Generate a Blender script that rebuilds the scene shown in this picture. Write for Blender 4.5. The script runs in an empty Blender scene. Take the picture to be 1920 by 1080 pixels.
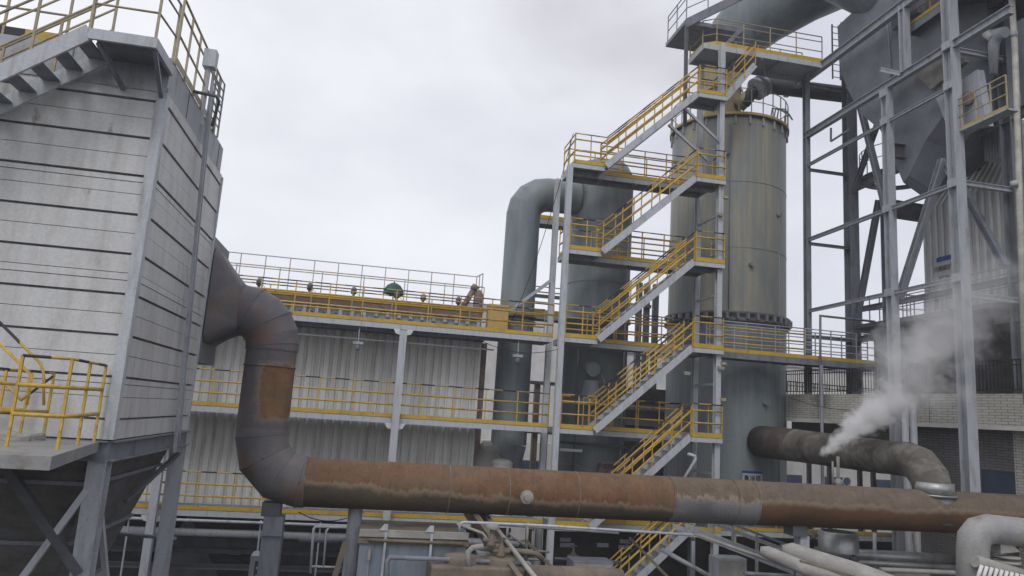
import bpy, bmesh, math, random
from mathutils import Vector, Matrix
random.seed(7)
R = math.radians
sc = bpy.context.scene
C = sc.collection

# ------------------------------------------------------------------ camera
FPX = 1350.0
YAW, PITCH, ROLL, CZ = R(10.5), R(10.0), R(3.76), 8.0
cf = Vector((math.sin(YAW)*math.cos(PITCH), math.cos(YAW)*math.cos(PITCH), math.sin(PITCH)))
cr = Vector((math.cos(YAW), -math.sin(YAW), 0))
cu = cr.cross(cf)
cup = math.cos(ROLL)*cu - math.sin(ROLL)*cr
cri = math.cos(ROLL)*cr + math.sin(ROLL)*cu
CAM = Vector((0, 0, CZ))
cd = bpy.data.cameras.new('camera'); co = bpy.data.objects.new('camera', cd); C.objects.link(co)
m = Matrix((cri, cup, -cf)).transposed().to_4x4(); m.translation = CAM
co.matrix_world = m
cd.sensor_width = 36; cd.lens = 36*FPX/1920; cd.clip_end = 3000; cd.clip_start = .05
sc.camera = co

def P(x, y, Y=None, X=None, Z=None):
    d = cf*FPX + cri*(x-960) - cup*(y-540)
    t = Y/d.y if Y is not None else X/d.x if X is not None else (Z-CZ)/d.z
    return CAM + d*t

# ------------------------------------------------------------------ world and sun
w = bpy.data.worlds.new('World'); sc.world = w; w.use_nodes = True
nt = w.node_tree; nt.nodes.clear()
out = nt.nodes.new('ShaderNodeOutputWorld')
bg1 = nt.nodes.new('ShaderNodeBackground'); bg2 = nt.nodes.new('ShaderNodeBackground')
sky = nt.nodes.new('ShaderNodeTexSky'); sky.sky_type = 'NISHITA'; sky.sun_disc = False
sky.sun_elevation = R(48); sky.sun_rotation = R(205)
nt.links.new(sky.outputs[0], bg1.inputs[0]); bg1.inputs[1].default_value = .09
tc = nt.nodes.new('ShaderNodeTexCoord'); mp = nt.nodes.new('ShaderNodeMapping')
mp.inputs['Scale'].default_value = (1.0, 1.0, 1.9); mp.inputs['Location'].default_value = (.35, .1, .2)
nz = nt.nodes.new('ShaderNodeTexNoise'); nz.inputs['Scale'].default_value = 1.7; nz.inputs['Detail'].default_value = 6; nz.inputs['Roughness'].default_value = .5
rp = nt.nodes.new('ShaderNodeValToRGB')
rp.color_ramp.elements[0].position = .30; rp.color_ramp.elements[0].color = (.58, .59, .66, 1)
rp.color_ramp.elements[1].position = .66; rp.color_ramp.elements[1].color = (.90, .90, .925, 1)
nt.links.new(tc.outputs['Generated'], mp.inputs[0]); nt.links.new(mp.outputs[0], nz.inputs[0]); nt.links.new(nz.outputs[0], rp.inputs[0])
nt.links.new(rp.outputs[0], bg2.inputs[0]); bg2.inputs[1].default_value = 1.30
mx = nt.nodes.new('ShaderNodeMixShader'); mx.inputs[0].default_value = .88
nt.links.new(bg1.outputs[0], mx.inputs[1]); nt.links.new(bg2.outputs[0], mx.inputs[2]); nt.links.new(mx.outputs[0], out.inputs[0])
sl = bpy.data.lights.new('sun', 'SUN'); sl.energy = 1.0; sl.angle = R(20); sl.color = (1, .97, .93)
so = bpy.data.objects.new('sun', sl); C.objects.link(so)
so.rotation_euler = (R(42), 0, R(-25))
sc.view_settings.view_transform = 'Standard'; sc.view_settings.look = 'None'
sc.view_settings.exposure = 0; sc.view_settings.gamma = 1
sc.cycles.max_bounces = 8; sc.cycles.diffuse_bounces = 3; sc.cycles.volume_bounces = 4
sc.cycles.volume_step_rate = 2.0; sc.cycles.volume_max_steps = 96

# ------------------------------------------------------------------ materials
def mat(name, a, b=None, scale=1.5, lo=.42, hi=.62, stretch=(1, 1, 1), rough=.6, metal=0, c=None, cscale=.6, clo=.55, chi=.7, cstretch=(1, 1, 1), bump=.15, grain=.12, spec=.3):
    """a base colour, b blotches or streaks, c a second patch colour, fine grain on top"""
    M = bpy.data.materials.new(name); M.use_nodes = True; n = M.node_tree; L = n.links
    bs = n.nodes['Principled BSDF']; bs.inputs['Roughness'].default_value = rough; bs.inputs['Metallic'].default_value = metal
    bs.inputs['Specular IOR Level'].default_value = spec
    t = n.nodes.new('ShaderNodeTexCoord')
    def noise(sc_, st, det=6, ro=.6, off=0):
        mp = n.nodes.new('ShaderNodeMapping'); mp.inputs['Scale'].default_value = st; mp.inputs['Location'].default_value = (off, off*.7, off*1.3)
        z = n.nodes.new('ShaderNodeTexNoise'); z.inputs['Scale'].default_value = sc_; z.inputs['Detail'].default_value = det; z.inputs['Roughness'].default_value = ro
        L.new(t.outputs['Object'], mp.inputs[0]); L.new(mp.outputs[0], z.inputs[0]); return z
    def ramp(src, l, h):
        r = n.nodes.new('ShaderNodeMapRange'); r.inputs[1].default_value = l; r.inputs[2].default_value = h; L.new(src, r.inputs[0]); return r.outputs[0]
    col = n.nodes.new('ShaderNodeRGB'); col.outputs[0].default_value = (*a, 1); cur = col.outputs[0]
    def mixc(fac, cc, cur):
        x = n.nodes.new('ShaderNodeMix'); x.data_type = 'RGBA'; L.new(fac, x.inputs[0]); L.new(cur, x.inputs[6]); x.inputs[7].default_value = (*cc, 1); return x.outputs[2]
    if b: cur = mixc(ramp(noise(scale, stretch).outputs[0], lo, hi), b, cur)
    if c: cur = mixc(ramp(noise(cscale, cstretch, off=13).outputs[0], clo, chi), c, cur)
    g = noise(22, (1, 1, 1), 3, .7, 5)
    mr = n.nodes.new('ShaderNodeMapRange'); mr.inputs[1].default_value = .25; mr.inputs[2].default_value = .75; mr.inputs[3].default_value = 1-grain; mr.inputs[4].default_value = 1+grain
    L.new(g.outputs[0], mr.inputs[0])
    hs = n.nodes.new('ShaderNodeHueSaturation'); L.new(cur, hs.inputs['Color']); L.new(mr.outputs[0], hs.inputs['Value'])
    L.new(hs.outputs[0], bs.inputs['Base Color'])
    if bump:
        bp = n.nodes.new('ShaderNodeBump'); bp.inputs['Strength'].default_value = bump; bp.inputs['Distance'].default_value = .02
        L.new(noise(6, (1, 1, 1), 5, .6, 3).outputs[0], bp.inputs['Height']); L.new(bp.outputs[0], bs.inputs['Normal'])
    M['_cur'] = 0
    return M

ZST = (6, 6, .25)
M = {}
M['galv'] = mat('weathered_steel_paint', (.37, .39, .425), (.23, .23, .24), 2.0, .5, .75, (3, 3, .6), .55, c=(.20, .14, .10), cscale=6, clo=.66, chi=.76)  # grey base raised and blued in place of haze
M['sooty'] = mat('sooty_lagging', (.115, .105, .09), (.20, .195, .18), 1.6, .48, .66, (1, 1, 1), .75, c=(.06, .052, .045), cscale=1.2, clo=.52, chi=.66, bump=.8)
M['galvlight'] = mat('light_steel_paint', (.45, .475, .51), (.30, .30, .30), 2.5, .5, .75, (3, 3, .5), .5)
M['panel'] = mat('weathered_wall_panel', (.53, .535, .54), (.40, .395, .385), 1.3, .45, .72, (3, 3, .45), .45, c=(.26, .24, .21), cscale=3.2, clo=.66, chi=.76, cstretch=(1, 1, .5), bump=.3)
M['panelside'] = M['panel']
M['corr'] = mat('corrugated_cladding', (.60, .60, .58), (.38, .37, .33), 1.2, .45, .75, (3, 3, .3), .5, c=(.42, .36, .25), cscale=1.5, clo=.62, chi=.8, cstretch=(3, 3, .2))
M['dark'] = mat('dark_steel', (.10, .105, .12), (.065, .063, .065), 2, .45, .7, (1, 1, 1), .6)  # base colour lifted to carry some of the milky haze
M['mid'] = mat('blue_grey_steel', (.20, .215, .25), (.13, .137, .15), 2, .45, .7, (2, 2, .6), .55)  # lightened towards blue, haze put into the colour
M['hopper'] = mat('sooty_hopper_steel', (.085, .085, .087), (.05, .046, .042), 2.5, .4, .7, (1, 1, 2), .75)
M['cyl'] = mat('grey_tower_paint', (.20, .235, .25), (.14, .165, .18), .9, .4, .7, (2, 2, .4), .5, c=(.25, .27, .275), cscale=1.1, clo=.5, chi=.8, cstretch=(3, 3, .15))
M['quench'] = mat('stained_tower_paint', (.215, .225, .21), (.32, .29, .215), 1.3, .42, .64, (4, 4, .1), .55, c=(.17, .19, .195), cscale=.35, clo=.5, chi=.62, cstretch=(1.5, 1.5, .3))
M['ochre'] = mat('ochre_dusted_steel', (.36, .30, .18), (.25, .22, .155), 1.2, .4, .7, (3, 3, .2), .6)
M['duct'] = mat('purple_grey_duct', (.125, .12, .135), (.19, .17, .155), 1.3, .45, .7, (1, 1, 1), .6, c=(.17, .10, .07), cscale=1.1, clo=.52, chi=.7)
M['rust'] = mat('rusted_patch', (.26, .13, .06), (.17, .09, .045), 2.5, .4, .65, (1, 1, 1), .85, c=(.33, .24, .15), cscale=2, clo=.62, chi=.72)
M['ashhopper'] = mat('ash_hopper_steel', (.135, .135, .135), (.085, .08, .075), 2.5, .4, .7, (1, 1, 2), .75)
M['yellow'] = mat('yellow_rail_paint', (.55, .36, .065), (.36, .25, .10), 3, .45, .7, (1, 1, 1), .55, c=(.16, .085, .04), cscale=7, clo=.60, chi=.70, grain=.3)
M['toe'] = mat('yellow_toe_paint', (.54, .35, .035), (.36, .25, .07), 2.2, .5, .75, (1, 1, 1), .55, c=(.20, .11, .05), cscale=4, clo=.62, chi=.72, cstretch=(1, 1, .4), grain=.2)
M['fade'] = mat('faded_rail_paint', (.40, .33, .20), (.24, .22, .20), 5, .45, .65, (1, 1, 1), .5)
M['alu'] = mat('aluminium_lagging', (.42, .43, .44), (.24, .235, .225), 2, .4, .7, (1, 1, 1), .42, .55, bump=.4)
M['dusty'] = mat('dusty_lagging', (.29, .28, .26), (.40, .39, .37), 1.5, .45, .65, (1, 1, 1), .7, bump=.4)
M['neardusty'] = mat('dusty_aluminium_lagging', (.27, .275, .285), (.34, .325, .30), 1.6, .42, .62, (1, 1, 1), .62, .15, c=(.20, .19, .175), cscale=2.5, clo=.55, chi=.7, bump=.5)
M['tan'] = mat('tan_dusted_steel', (.20, .17, .135), (.12, .10, .075), 2.5, .4, .7, (1, 1, 1), .85, bump=.3)
M['bluebox'] = mat('pale_blue_paint', (.21, .245, .29), (.125, .145, .175), 1.6, .4, .7, (2, 2, .4), .5)
M['white'] = mat('white_paint', (.66, .66, .65), (.5, .49, .46), 2, .5, .8, (1, 1, 1), .5)
M['whitewall'] = mat('whitewashed_wall', (.58, .57, .55), (.42, .41, .40), .8, .4, .7, (1, 1, .6), .8)
M['green'] = mat('green_canvas', (.045, .12, .09), (.03, .075, .06), 4, .4, .7, (1, 1, 1), .8)
M['ground'] = mat('stained_concrete', (.07, .068, .065), (.035, .033, .032), .6, .4, .65, (1, 1, 1), .85)
M['blue'] = mat('blue_sign_paint', (.02, .06, .28), None, rough=.5, bump=0)
M['signwhite'] = mat('white_sign_face', (.45, .47, .48), (.36, .37, .38), 5, rough=.5, bump=0)
M['ink'] = mat('dark_lettering', (.025, .025, .03), None, rough=.6, bump=0)
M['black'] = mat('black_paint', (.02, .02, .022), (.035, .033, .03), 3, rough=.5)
M['glass'] = mat('dark_window_glass', (.03, .045, .08), (.05, .07, .11), 1, rough=.25, bump=0)
M['pink'] = mat('dusty_board', (.22, .17, .15), (.16, .12, .10), 4, rough=.8)
M['yellowbrown'] = mat('faded_yellow_board', (.50, .33, .10), (.4, .3, .15), 4, rough=.8)

def striped(name, ca, cb, k=1.05):
    m_ = mat(name, ca, None, grain=.15); n = m_.node_tree; L = n.links
    t = n.nodes.new('ShaderNodeTexCoord'); s = n.nodes.new('ShaderNodeSeparateXYZ'); L.new(t.outputs['Object'], s.inputs[0])
    a = n.nodes.new('ShaderNodeMath'); a.operation = 'ADD'; L.new(s.outputs[0], a.inputs[0]); L.new(s.outputs[1], a.inputs[1])
    b = n.nodes.new('ShaderNodeMath'); b.operation = 'MULTIPLY'; b.inputs[1].default_value = k; L.new(a.outputs[0], b.inputs[0])
    c_ = n.nodes.new('ShaderNodeMath'); c_.operation = 'FRACT'; L.new(b.outputs[0], c_.inputs[0])
    d = n.nodes.new('ShaderNodeMath'); d.operation = 'GREATER_THAN'; d.inputs[1].default_value = .5; L.new(c_.outputs[0], d.inputs[0])
    x = n.nodes.new('ShaderNodeMix'); x.data_type = 'RGBA'; x.inputs[6].default_value = (*ca, 1); x.inputs[7].default_value = (*cb, 1); L.new(d.outputs[0], x.inputs[0])
    hs = [q for q in n.nodes if q.type == 'HUE_SAT'][0]; L.new(x.outputs[2], hs.inputs['Color'])
    return m_
M['stripe'] = striped('black_and_yellow_stripes', (.48, .32, .08), (.035, .035, .045))

def rust_pipe(name, top, low, edge, zc, amp, patch=None, base=None, tilt=0.0):
    """two coats meeting along a ragged, dripping line at height zc, or inside a patch box (x0, z0, z1), in object space"""
    m_ = mat(name, low, tuple(v*.62 for v in low) if not base else base, 1.2, .4, .7, (.8, 2, 1), .8, bump=.4, grain=.2); n = m_.node_tree; L = n.links
    hs = [q for q in n.nodes if q.type == 'HUE_SAT'][0]; cur = hs.inputs['Color'].links[0].from_socket
    t = n.nodes.new('ShaderNodeTexCoord'); s = n.nodes.new('ShaderNodeSeparateXYZ'); L.new(t.outputs['Object'], s.inputs[0])
    def noise(sc_, st, det=8, ro=.65):
        mp_ = n.nodes.new('ShaderNodeMapping'); mp_.inputs['Scale'].default_value = st
        z = n.nodes.new('ShaderNodeTexNoise'); z.inputs['Scale'].default_value = sc_; z.inputs['Detail'].default_value = det; z.inputs['Roughness'].default_value = ro
        L.new(t.outputs['Object'], mp_.inputs[0]); L.new(mp_.outputs[0], z.inputs[0]); return z.outputs[0]
    def math_(op, a, b=None, v=None):
        q = n.nodes.new('ShaderNodeMath'); q.operation = op; L.new(a, q.inputs[0])
        if b is not None: L.new(b, q.inputs[1])
        elif v is not None: q.inputs[1].default_value = v
        return q.outputs[0]
    def rng(src, l, h, a=0, b=1):
        q = n.nodes.new('ShaderNodeMapRange'); q.inputs[1].default_value = l; q.inputs[2].default_value = h; q.inputs[3].default_value = a; q.inputs[4].default_value = b; L.new(src, q.inputs[0]); return q.outputs[0]
    def mixc(f, a, b):
        x = n.nodes.new('ShaderNodeMix'); x.data_type = 'RGBA'; L.new(f, x.inputs[0]); L.new(a, x.inputs[6])
        if isinstance(b, tuple): x.inputs[7].default_value = (*b, 1)
        else: L.new(b, x.inputs[7])
        return x.outputs[2]
    if patch:
        d1 = math_('SUBTRACT', s.outputs[2], v=patch[1]); q = n.nodes.new('ShaderNodeMath'); q.operation = 'SUBTRACT'; q.inputs[0].default_value = patch[2]; L.new(s.outputs[2], q.inputs[1])
        d = math_('MINIMUM', math_('MINIMUM', d1, q.outputs[0]), math_('SUBTRACT', s.outputs[0], v=patch[0]))
    else: d = math_('ADD', math_('SUBTRACT', s.outputs[2], v=zc), math_('MULTIPLY', s.outputs[0], v=tilt))
    big = rng(noise(.9, (1, 1, 1)), 0, 1, -amp/2, amp/2); drip = rng(noise(2.2, (2.2, 1, .6), 9, .7), 0, 1, -amp*.3, amp*.3)
    d = math_('ADD', math_('ADD', d, big), drip)
    tr = n.nodes.new('ShaderNodeValToRGB'); tr.color_ramp.elements[0].position = .32; tr.color_ramp.elements[1].position = .68
    tr.color_ramp.elements[0].color = (*[v*.62 for v in top], 1); tr.color_ramp.elements[1].color = (*[min(1, v*1.25) for v in top], 1); L.new(noise(2.6, (1, 1, .8), 9, .72), tr.inputs[0])
    dusty = mixc(rng(noise(.6, (1, 1, 2)), .42, .62, 0, .55), tr.outputs[0], (.15, .112, .08))       # dulled, dusty areas
    stain = mixc(rng(noise(4, (4, 1, .35)), .55, .68, 0, .6), dusty, tuple(v*.5 for v in top))       # dark runs
    c1 = mixc(rng(d, -.13, -.01), cur, edge)
    c2 = mixc(rng(math_('ADD', d, drip), -.01, .06), c1, stain)
    L.new(c2, hs.inputs['Color']); return m_
M['rustA'] = rust_pipe('rust_over_grey_duct', (.165, .088, .046), (.10, .082, .06), (.23, .175, .115), 6.14, .50, tilt=.026)
M['rustB'] = rust_pipe('dust_over_rust_duct', (.145, .115, .092), (.12, .065, .035), (.20, .155, .11), 6.30, .34)
M['band'] = rust_pipe('patchy_bare_band', (.145, .11, .08), (.185, .185, .19), (.235, .20, .16), 6.36, .7)
M['riser'] = rust_pipe('riser_with_rust_patch', (.215, .115, .055), (.115, .11, .125), (.22, .185, .145), 0, .42, patch=(-5.40, 7.56, 8.74), base=(.165, .14, .13))
M['toprust'] = M['duct']

def brickmat(name, a, b, mortar, sx=1.6):
    m_ = mat(name, a, None, rough=.7); n = m_.node_tree; L = n.links
    hs = [q for q in n.nodes if q.type == 'HUE_SAT'][0]
    t = n.nodes.new('ShaderNodeTexCoord'); s = n.nodes.new('ShaderNodeSeparateXYZ'); L.new(t.outputs['Object'], s.inputs[0])
    a_ = n.nodes.new('ShaderNodeMath'); a_.operation = 'ADD'; L.new(s.outputs[0], a_.inputs[0]); L.new(s.outputs[1], a_.inputs[1])
    cb = n.nodes.new('ShaderNodeCombineXYZ'); L.new(a_.outputs[0], cb.inputs[0]); L.new(s.outputs[2], cb.inputs[1])
    br = n.nodes.new('ShaderNodeTexBrick'); br.inputs['Scale'].default_value = 1; br.inputs['Brick Width'].default_value = .30; br.inputs['Row Height'].default_value = .085
    br.inputs['Mortar Size'].default_value = .009; br.inputs['Color1'].default_value = (*a, 1); br.inputs['Color2'].default_value = (*b, 1); br.inputs['Mortar'].default_value = (*mortar, 1)
    L.new(cb.outputs[0], br.inputs[0])
    z = n.nodes.new('ShaderNodeTexNoise'); z.inputs['Scale'].default_value = .7; z.inputs['Detail'].default_value = 8; z.inputs['Roughness'].default_value = .65; L.new(t.outputs['Object'], z.inputs[0])
    r = n.nodes.new('ShaderNodeMapRange'); r.inputs[1].default_value = .54; r.inputs[2].default_value = .66; r.inputs[4].default_value = .85; L.new(z.outputs[0], r.inputs[0])
    x = n.nodes.new('ShaderNodeMix'); x.data_type = 'RGBA'; L.new(r.outputs[0], x.inputs[0]); L.new(br.outputs[0], x.inputs[6]); x.inputs[7].default_value = (.13, .115, .10, 1)
    L.new(x.outputs[2], hs.inputs['Color']); return m_
M['brick'] = brickmat('white_glazed_brick', (.50, .49, .45), (.44, .42, .37), (.20, .19, .18))
M['greybrick'] = brickmat('grey_brick', (.13, .125, .125), (.17, .165, .16), (.06, .06, .06))  # darker grey brick for the wall set back under the parapet
M['ybrick'] = brickmat('cream_brick', (.48, .42, .32), (.42, .36, .27), (.22, .2, .17))

# ------------------------------------------------------------------ builders
class MB:
    def __init__(s): s.v = []; s.f = []; s.mi = []; s.sm = []
    def add(s, vs, fs, mi=0, smooth=False):
        o = len(s.v); s.v += [Vector(q) for q in vs]
        for f in fs: s.f.append([i+o for i in f]); s.mi.append(mi); s.sm.append(smooth)
        return s
    def box(s, a, b, mi=0):
        (x0, y0, z0), (x1, y1, z1) = a, b
        x0, x1 = min(x0, x1), max(x0, x1); y0, y1 = min(y0, y1), max(y0, y1); z0, z1 = min(z0, z1), max(z0, z1)
        return s.add([(x0,y0,z0),(x1,y0,z0),(x1,y1,z0),(x0,y1,z0),(x0,y0,z1),(x1,y0,z1),(x1,y1,z1),(x0,y1,z1)],
                     [(3,2,1,0),(4,5,6,7),(0,1,5,4),(1,2,6,5),(2,3,7,6),(3,0,4,7)], mi)
    def frame(s, p, q, up=None):
        d = (q-p).normalized()
        if up is None: up = Vector((0, 0, 1)) if abs(d.z) < .9 else Vector((0, 1, 0))
        a = d.cross(up).normalized(); b = a.cross(d).normalized(); return d, a, b
    def bar(s, p, q, w_, h, mi=0, up=None):
        p, q = Vector(p), Vector(q); d, a, b = s.frame(p, q, up); a = a*w_/2; b = b*h/2
        vs = [p-a-b, p+a-b, p+a+b, p-a+b, q-a-b, q+a-b, q+a+b, q-a+b]
        return s.add(vs, [(3,2,1,0),(4,5,6,7),(0,1,5,4),(1,2,6,5),(2,3,7,6),(3,0,4,7)], mi)
    def hbeam(s, p, q, w_, h, mi=0, up=None, t=.02):
        """I-section: flanges of width w at +-h/2 along up, web between"""
        p, q = Vector(p), Vector(q); d, a, b = s.frame(p, q, up)
        for k in (-1, 1): s.bar(p+b*k*(h/2-t/2), q+b*k*(h/2-t/2), w_, t, mi, b)
        return s.bar(p, q, t, h-2*t, mi, b)
    def ring(s, c, d, r, n=24, ref=None):
        d = d.normalized(); up = ref or (Vector((0, 0, 1)) if abs(d.z) < .9 else Vector((0, 1, 0)))
        a = d.cross(up).normalized(); b = a.cross(d).normalized()
        return [c + (a*math.cos(2*math.pi*i/n) + b*math.sin(2*math.pi*i/n))*r for i in range(n)]
    def mitre(s, pts, r, n=20, mi=0):
        """tube whose segments meet in visible mitred seams"""
        t = MB().tube(pts, r, n, mi, cap=False)
        for i in range(len(pts)-1):
            s.add(t.v[i*n:(i+2)*n], [(j, (j+1) % n, n+(j+1) % n, n+j) for j in range(n)], mi, True)
        return s
    def tube(s, pts, r, n=20, mi=0, cap=True, smooth=True):
        pts = [Vector(p) for p in pts]; rr = r if isinstance(r, (list, tuple)) else [r]*len(pts)
        o = len(s.v); ref = None
        dirs = []
        for i in range(len(pts)):
            if i == 0: d = pts[1]-pts[0]
            elif i == len(pts)-1: d = pts[-1]-pts[-2]
            else: d = (pts[i]-pts[i-1]).normalized()+(pts[i+1]-pts[i]).normalized()
            dirs.append(d.normalized())
        d0 = dirs[0]; ref = Vector((0, 0, 1)) if abs(d0.z) < .9 else Vector((0, 1, 0))
        a = d0.cross(ref).normalized(); vs = []
        for i, p in enumerate(pts):
            d = dirs[i]; a = (a - d*a.dot(d)).normalized(); b = d.cross(a)
            k = 1.0
            if 0 < i < len(pts)-1:
                cosh = dirs[i].dot((pts[i]-pts[i-1]).normalized()); k = 1/max(cosh, .5)
                bend = ((pts[i+1]-pts[i]).normalized()-(pts[i]-pts[i-1]).normalized())
                if bend.length > 1e-4: bend.normalize()
                else: bend = None
            else: bend = None
            for j in range(n):
                t = 2*math.pi*j/n; off = (a*math.cos(t)+b*math.sin(t))*rr[i]
                if bend is not None: off = off + bend*off.dot(bend)*(k-1)
                vs.append(p+off)
        fs = [(i*n+j, i*n+(j+1) % n, (i+1)*n+(j+1) % n, (i+1)*n+j) for i in range(len(pts)-1) for j in range(n)]
        s.add(vs, fs, mi, smooth)
        if cap:
            s.f.append([o+j for j in range(n)][::-1]); s.mi.append(mi); s.sm.append(False)
            s.f.append([o+(len(pts)-1)*n+j for j in range(n)]); s.mi.append(mi); s.sm.append(False)
        return s
    def lathe(s, c, prof, n=48, mi=0, cap=False):
        c = Vector(c); o = len(s.v)
        vs = [c+Vector((r*math.cos(2*math.pi*j/n), r*math.sin(2*math.pi*j/n), z)) for r, z in prof for j in range(n)]
        fs = [(i*n+j, i*n+(j+1) % n, (i+1)*n+(j+1) % n, (i+1)*n+j) for i in range(len(prof)-1) for j in range(n)]
        s.add(vs, fs, mi, True)
        if cap:
            s.f.append([o+j for j in range(n)][::-1]); s.mi.append(mi); s.sm.append(False)
            s.f.append([o+(len(prof)-1)*n+j for j in range(n)]); s.mi.append(mi); s.sm.append(False)
        return s
    def prism(s, poly, d, mi=0):
        """closed polygon extruded by vector d"""
        n = len(poly); poly = [Vector(p) for p in poly]; d = Vector(d)
        return s.add(poly+[p+d for p in poly], [tuple(range(n))[::-1], tuple(range(n, 2*n))]+[(i, (i+1) % n, (i+1) % n+n, i+n) for i in range(n)], mi)
    def loft(s, A, B, mi=0, smooth=False):
        n = len(A); return s.add(list(A)+list(B), [(i, (i+1) % n, (i+1) % n+n, i+n) for i in range(n)], mi, smooth)
    def build(s, name, mats, parent=None, bevel=0):
        if not isinstance(mats, (list, tuple)): mats = [mats]
        o0 = base(parent) if parent else Vector((0, 0, 0))
        if not parent and s.v:
            lo = [min(v[i] for v in s.v) for i in range(3)]; hi = [max(v[i] for v in s.v) for i in range(3)]
            o0 = Vector(((lo[0]+hi[0])/2, (lo[1]+hi[1])/2, lo[2]))
        me = bpy.data.meshes.new(name); me.from_pydata([v-o0 for v in s.v], [], s.f)
        for q in mats: me.materials.append(M[q] if isinstance(q, str) else q)
        me.polygons.foreach_set('material_index', s.mi); me.polygons.foreach_set('use_smooth', s.sm)
        bm = bmesh.new(); bm.from_mesh(me); bmesh.ops.recalc_face_normals(bm, faces=bm.faces); bm.to_mesh(me); bm.free()
        o = bpy.data.objects.new(name, me); C.objects.link(o)
        if parent: o.parent = parent
        else: o.location = o0
        if bevel:
            b = o.modifiers.new('bevel', 'BEVEL'); b.width = bevel; b.segments = 2; b.limit_method = 'ANGLE'
        return o
def base(o):
    p = Vector(o.location)
    while o.parent: o = o.parent; p += Vector(o.location)
    return p
def tag(o, label, cat, group=None):
    o['label'] = label; o['category'] = cat
    if group: o['group'] = group
    return o
def thing(name, label, cat, loc, group=None):
    o = bpy.data.objects.new(name, None); C.objects.link(o); o.location = loc; o.empty_display_size = .2
    return tag(o, label, cat, group)
def struct(o): o['kind'] = 'structure'; return o
def put(src_mesh, name, parent, at):
    """copy of a small mesh at a world point, as child of parent"""
    o = bpy.data.objects.new(name, src_mesh); C.objects.link(o); o.parent = parent; o.location = Vector(at)-base(parent); return o
_meshes = {}
def cached(key, fn, mats):
    if key not in _meshes:
        mb = fn(MB()); me = bpy.data.meshes.new(key); me.from_pydata(mb.v, [], mb.f)
        for q in mats: me.materials.append(M[q])
        me.polygons.foreach_set('material_index', mb.mi); me.polygons.foreach_set('use_smooth', mb.sm); _meshes[key] = me
    return _meshes[key]

def railing(parent, pts, h=1.15, mids=(.42, .80), spacing=1.0, toe=.16, toeoff=True, r=.022, mr='yellow', pm='yellow', topm='stripe', mesh_posts=True, toem='toe'):
    """guard rail along a polyline of floor points: rails as one part, its posts as sub-parts, toe board as a part"""
    pts = [Vector(p) for p in pts]; up = Vector((0, 0, 1))
    mb = MB()
    mb.tube([p+up*h for p in pts], r, 8, 1, smooth=True)
    for k in mids: mb.tube([p+up*h*k for p in pts], r*(1.35 if mr == 'yellow' else .9), 8, 0)
    o = mb.build('railing', [mr, topm], parent)
    key = 'post_%s_%.2f' % (pm, h)
    me = cached(key, lambda b: b.bar((0, 0, -.05), (0, 0, h), .034, .034), [pm])
    for i in range(len(pts)-1):
        a, b = pts[i], pts[i+1]; n = max(1, round((b-a).length/spacing))
        for k in range(n+1 if i == len(pts)-2 else n):
            p = a.lerp(b, k/n); q = bpy.data.objects.new('post', me); C.objects.link(q); q.parent = o; q.location = p-base(parent)
    if toe:
        t = MB()
        for i in range(len(pts)-1): t.bar(pts[i]+up*(toe/2-.01), pts[i+1]+up*(toe/2-.01), .012, toe, 0)
        t.build('toe_board', toem, parent)
    return o

def deck(parent, x0, x1, y0, y1, z, beam=.16, sides='FBLR', ribs=1.3, m='galv', dm='mid'):
    """chequer-plate deck with channel edge beams and cross ribs below"""
    MB().box((x0, y0, z-.03), (x1, y1, z), 0).build('deck_plate', dm, parent)
    b = MB(); zb = z-.032; zl = zb-beam
    b.box((x0, y0, zl), (x1, y0+.06, zb)); b.box((x0, y1-.06, zl), (x1, y1, zb))
    b.box((x0, y0+.06, zl), (x0+.06, y1-.06, zb)); b.box((x1-.06, y0+.06, zl), (x1, y1-.06, zb))
    n = max(1, int((x1-x0)/ribs))
    for i in range(1, n):
        x = x0+(x1-x0)*i/n; b.box((x-.03, y0+.06, zb-beam*.8), (x+.03, y1-.06, zb))
    b.build('edge_beam', m, parent)

def stair(parent, x0, z0, x1, z1, y0, y1, m='galvlight', rails=True, tread_m='galv', soffit=True, riser=True):
    """straight flight in the X-Z plane from (x0,z0) up to (x1,z1), between y0 and y1"""
    b = MB()
    for y in (y0+.02, y1-.02): b.bar((x0, y, z0-.02), (x1, y, z1-.02), .04, .24)
    fl = b.build('stair_stringer', m, parent)
    n = max(3, round(abs(z1-z0)/.235)); dx = (x1-x0)/n; dz = (z1-z0)/n
    me = cached('tread_%.2f_%.3f_%.3f' % (y1-y0, dx, dz), lambda q: q.box((-abs(dx)*.42, -(y1-y0)/2+.045, -.03), (abs(dx)*.42, (y1-y0)/2-.045, 0)) if not riser else q.box((-abs(dx)*.55, -(y1-y0)/2+.045, -.03), (abs(dx)*.55, (y1-y0)/2-.045, 0)).box((abs(dx)*.5*(1 if dx > 0 else -1), -(y1-y0)/2+.045, 0), (abs(dx)*.5*(1 if dx > 0 else -1)+.012, (y1-y0)/2-.045, dz*.9)), [tread_m])
    for i in range(n):
        q = bpy.data.objects.new('tread', me); C.objects.link(q); q.parent = fl
        q.location = Vector((x0+dx*(i+.5), (y0+y1)/2, z0+dz*(i+.6)))-base(parent)
    if rails:
        for y in (y0+.02, y1-.02): railing(parent, [(x0, y, z0+.05), (x1, y, z1+.05)], h=1.05, spacing=1.0, toe=0, r=.026)
    return fl

# ------------------------------------------------------------------ ground
struct(MB().box((-1200, -400, -.2), (1200, 1600, 0)).build('ground', 'ground'))

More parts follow.
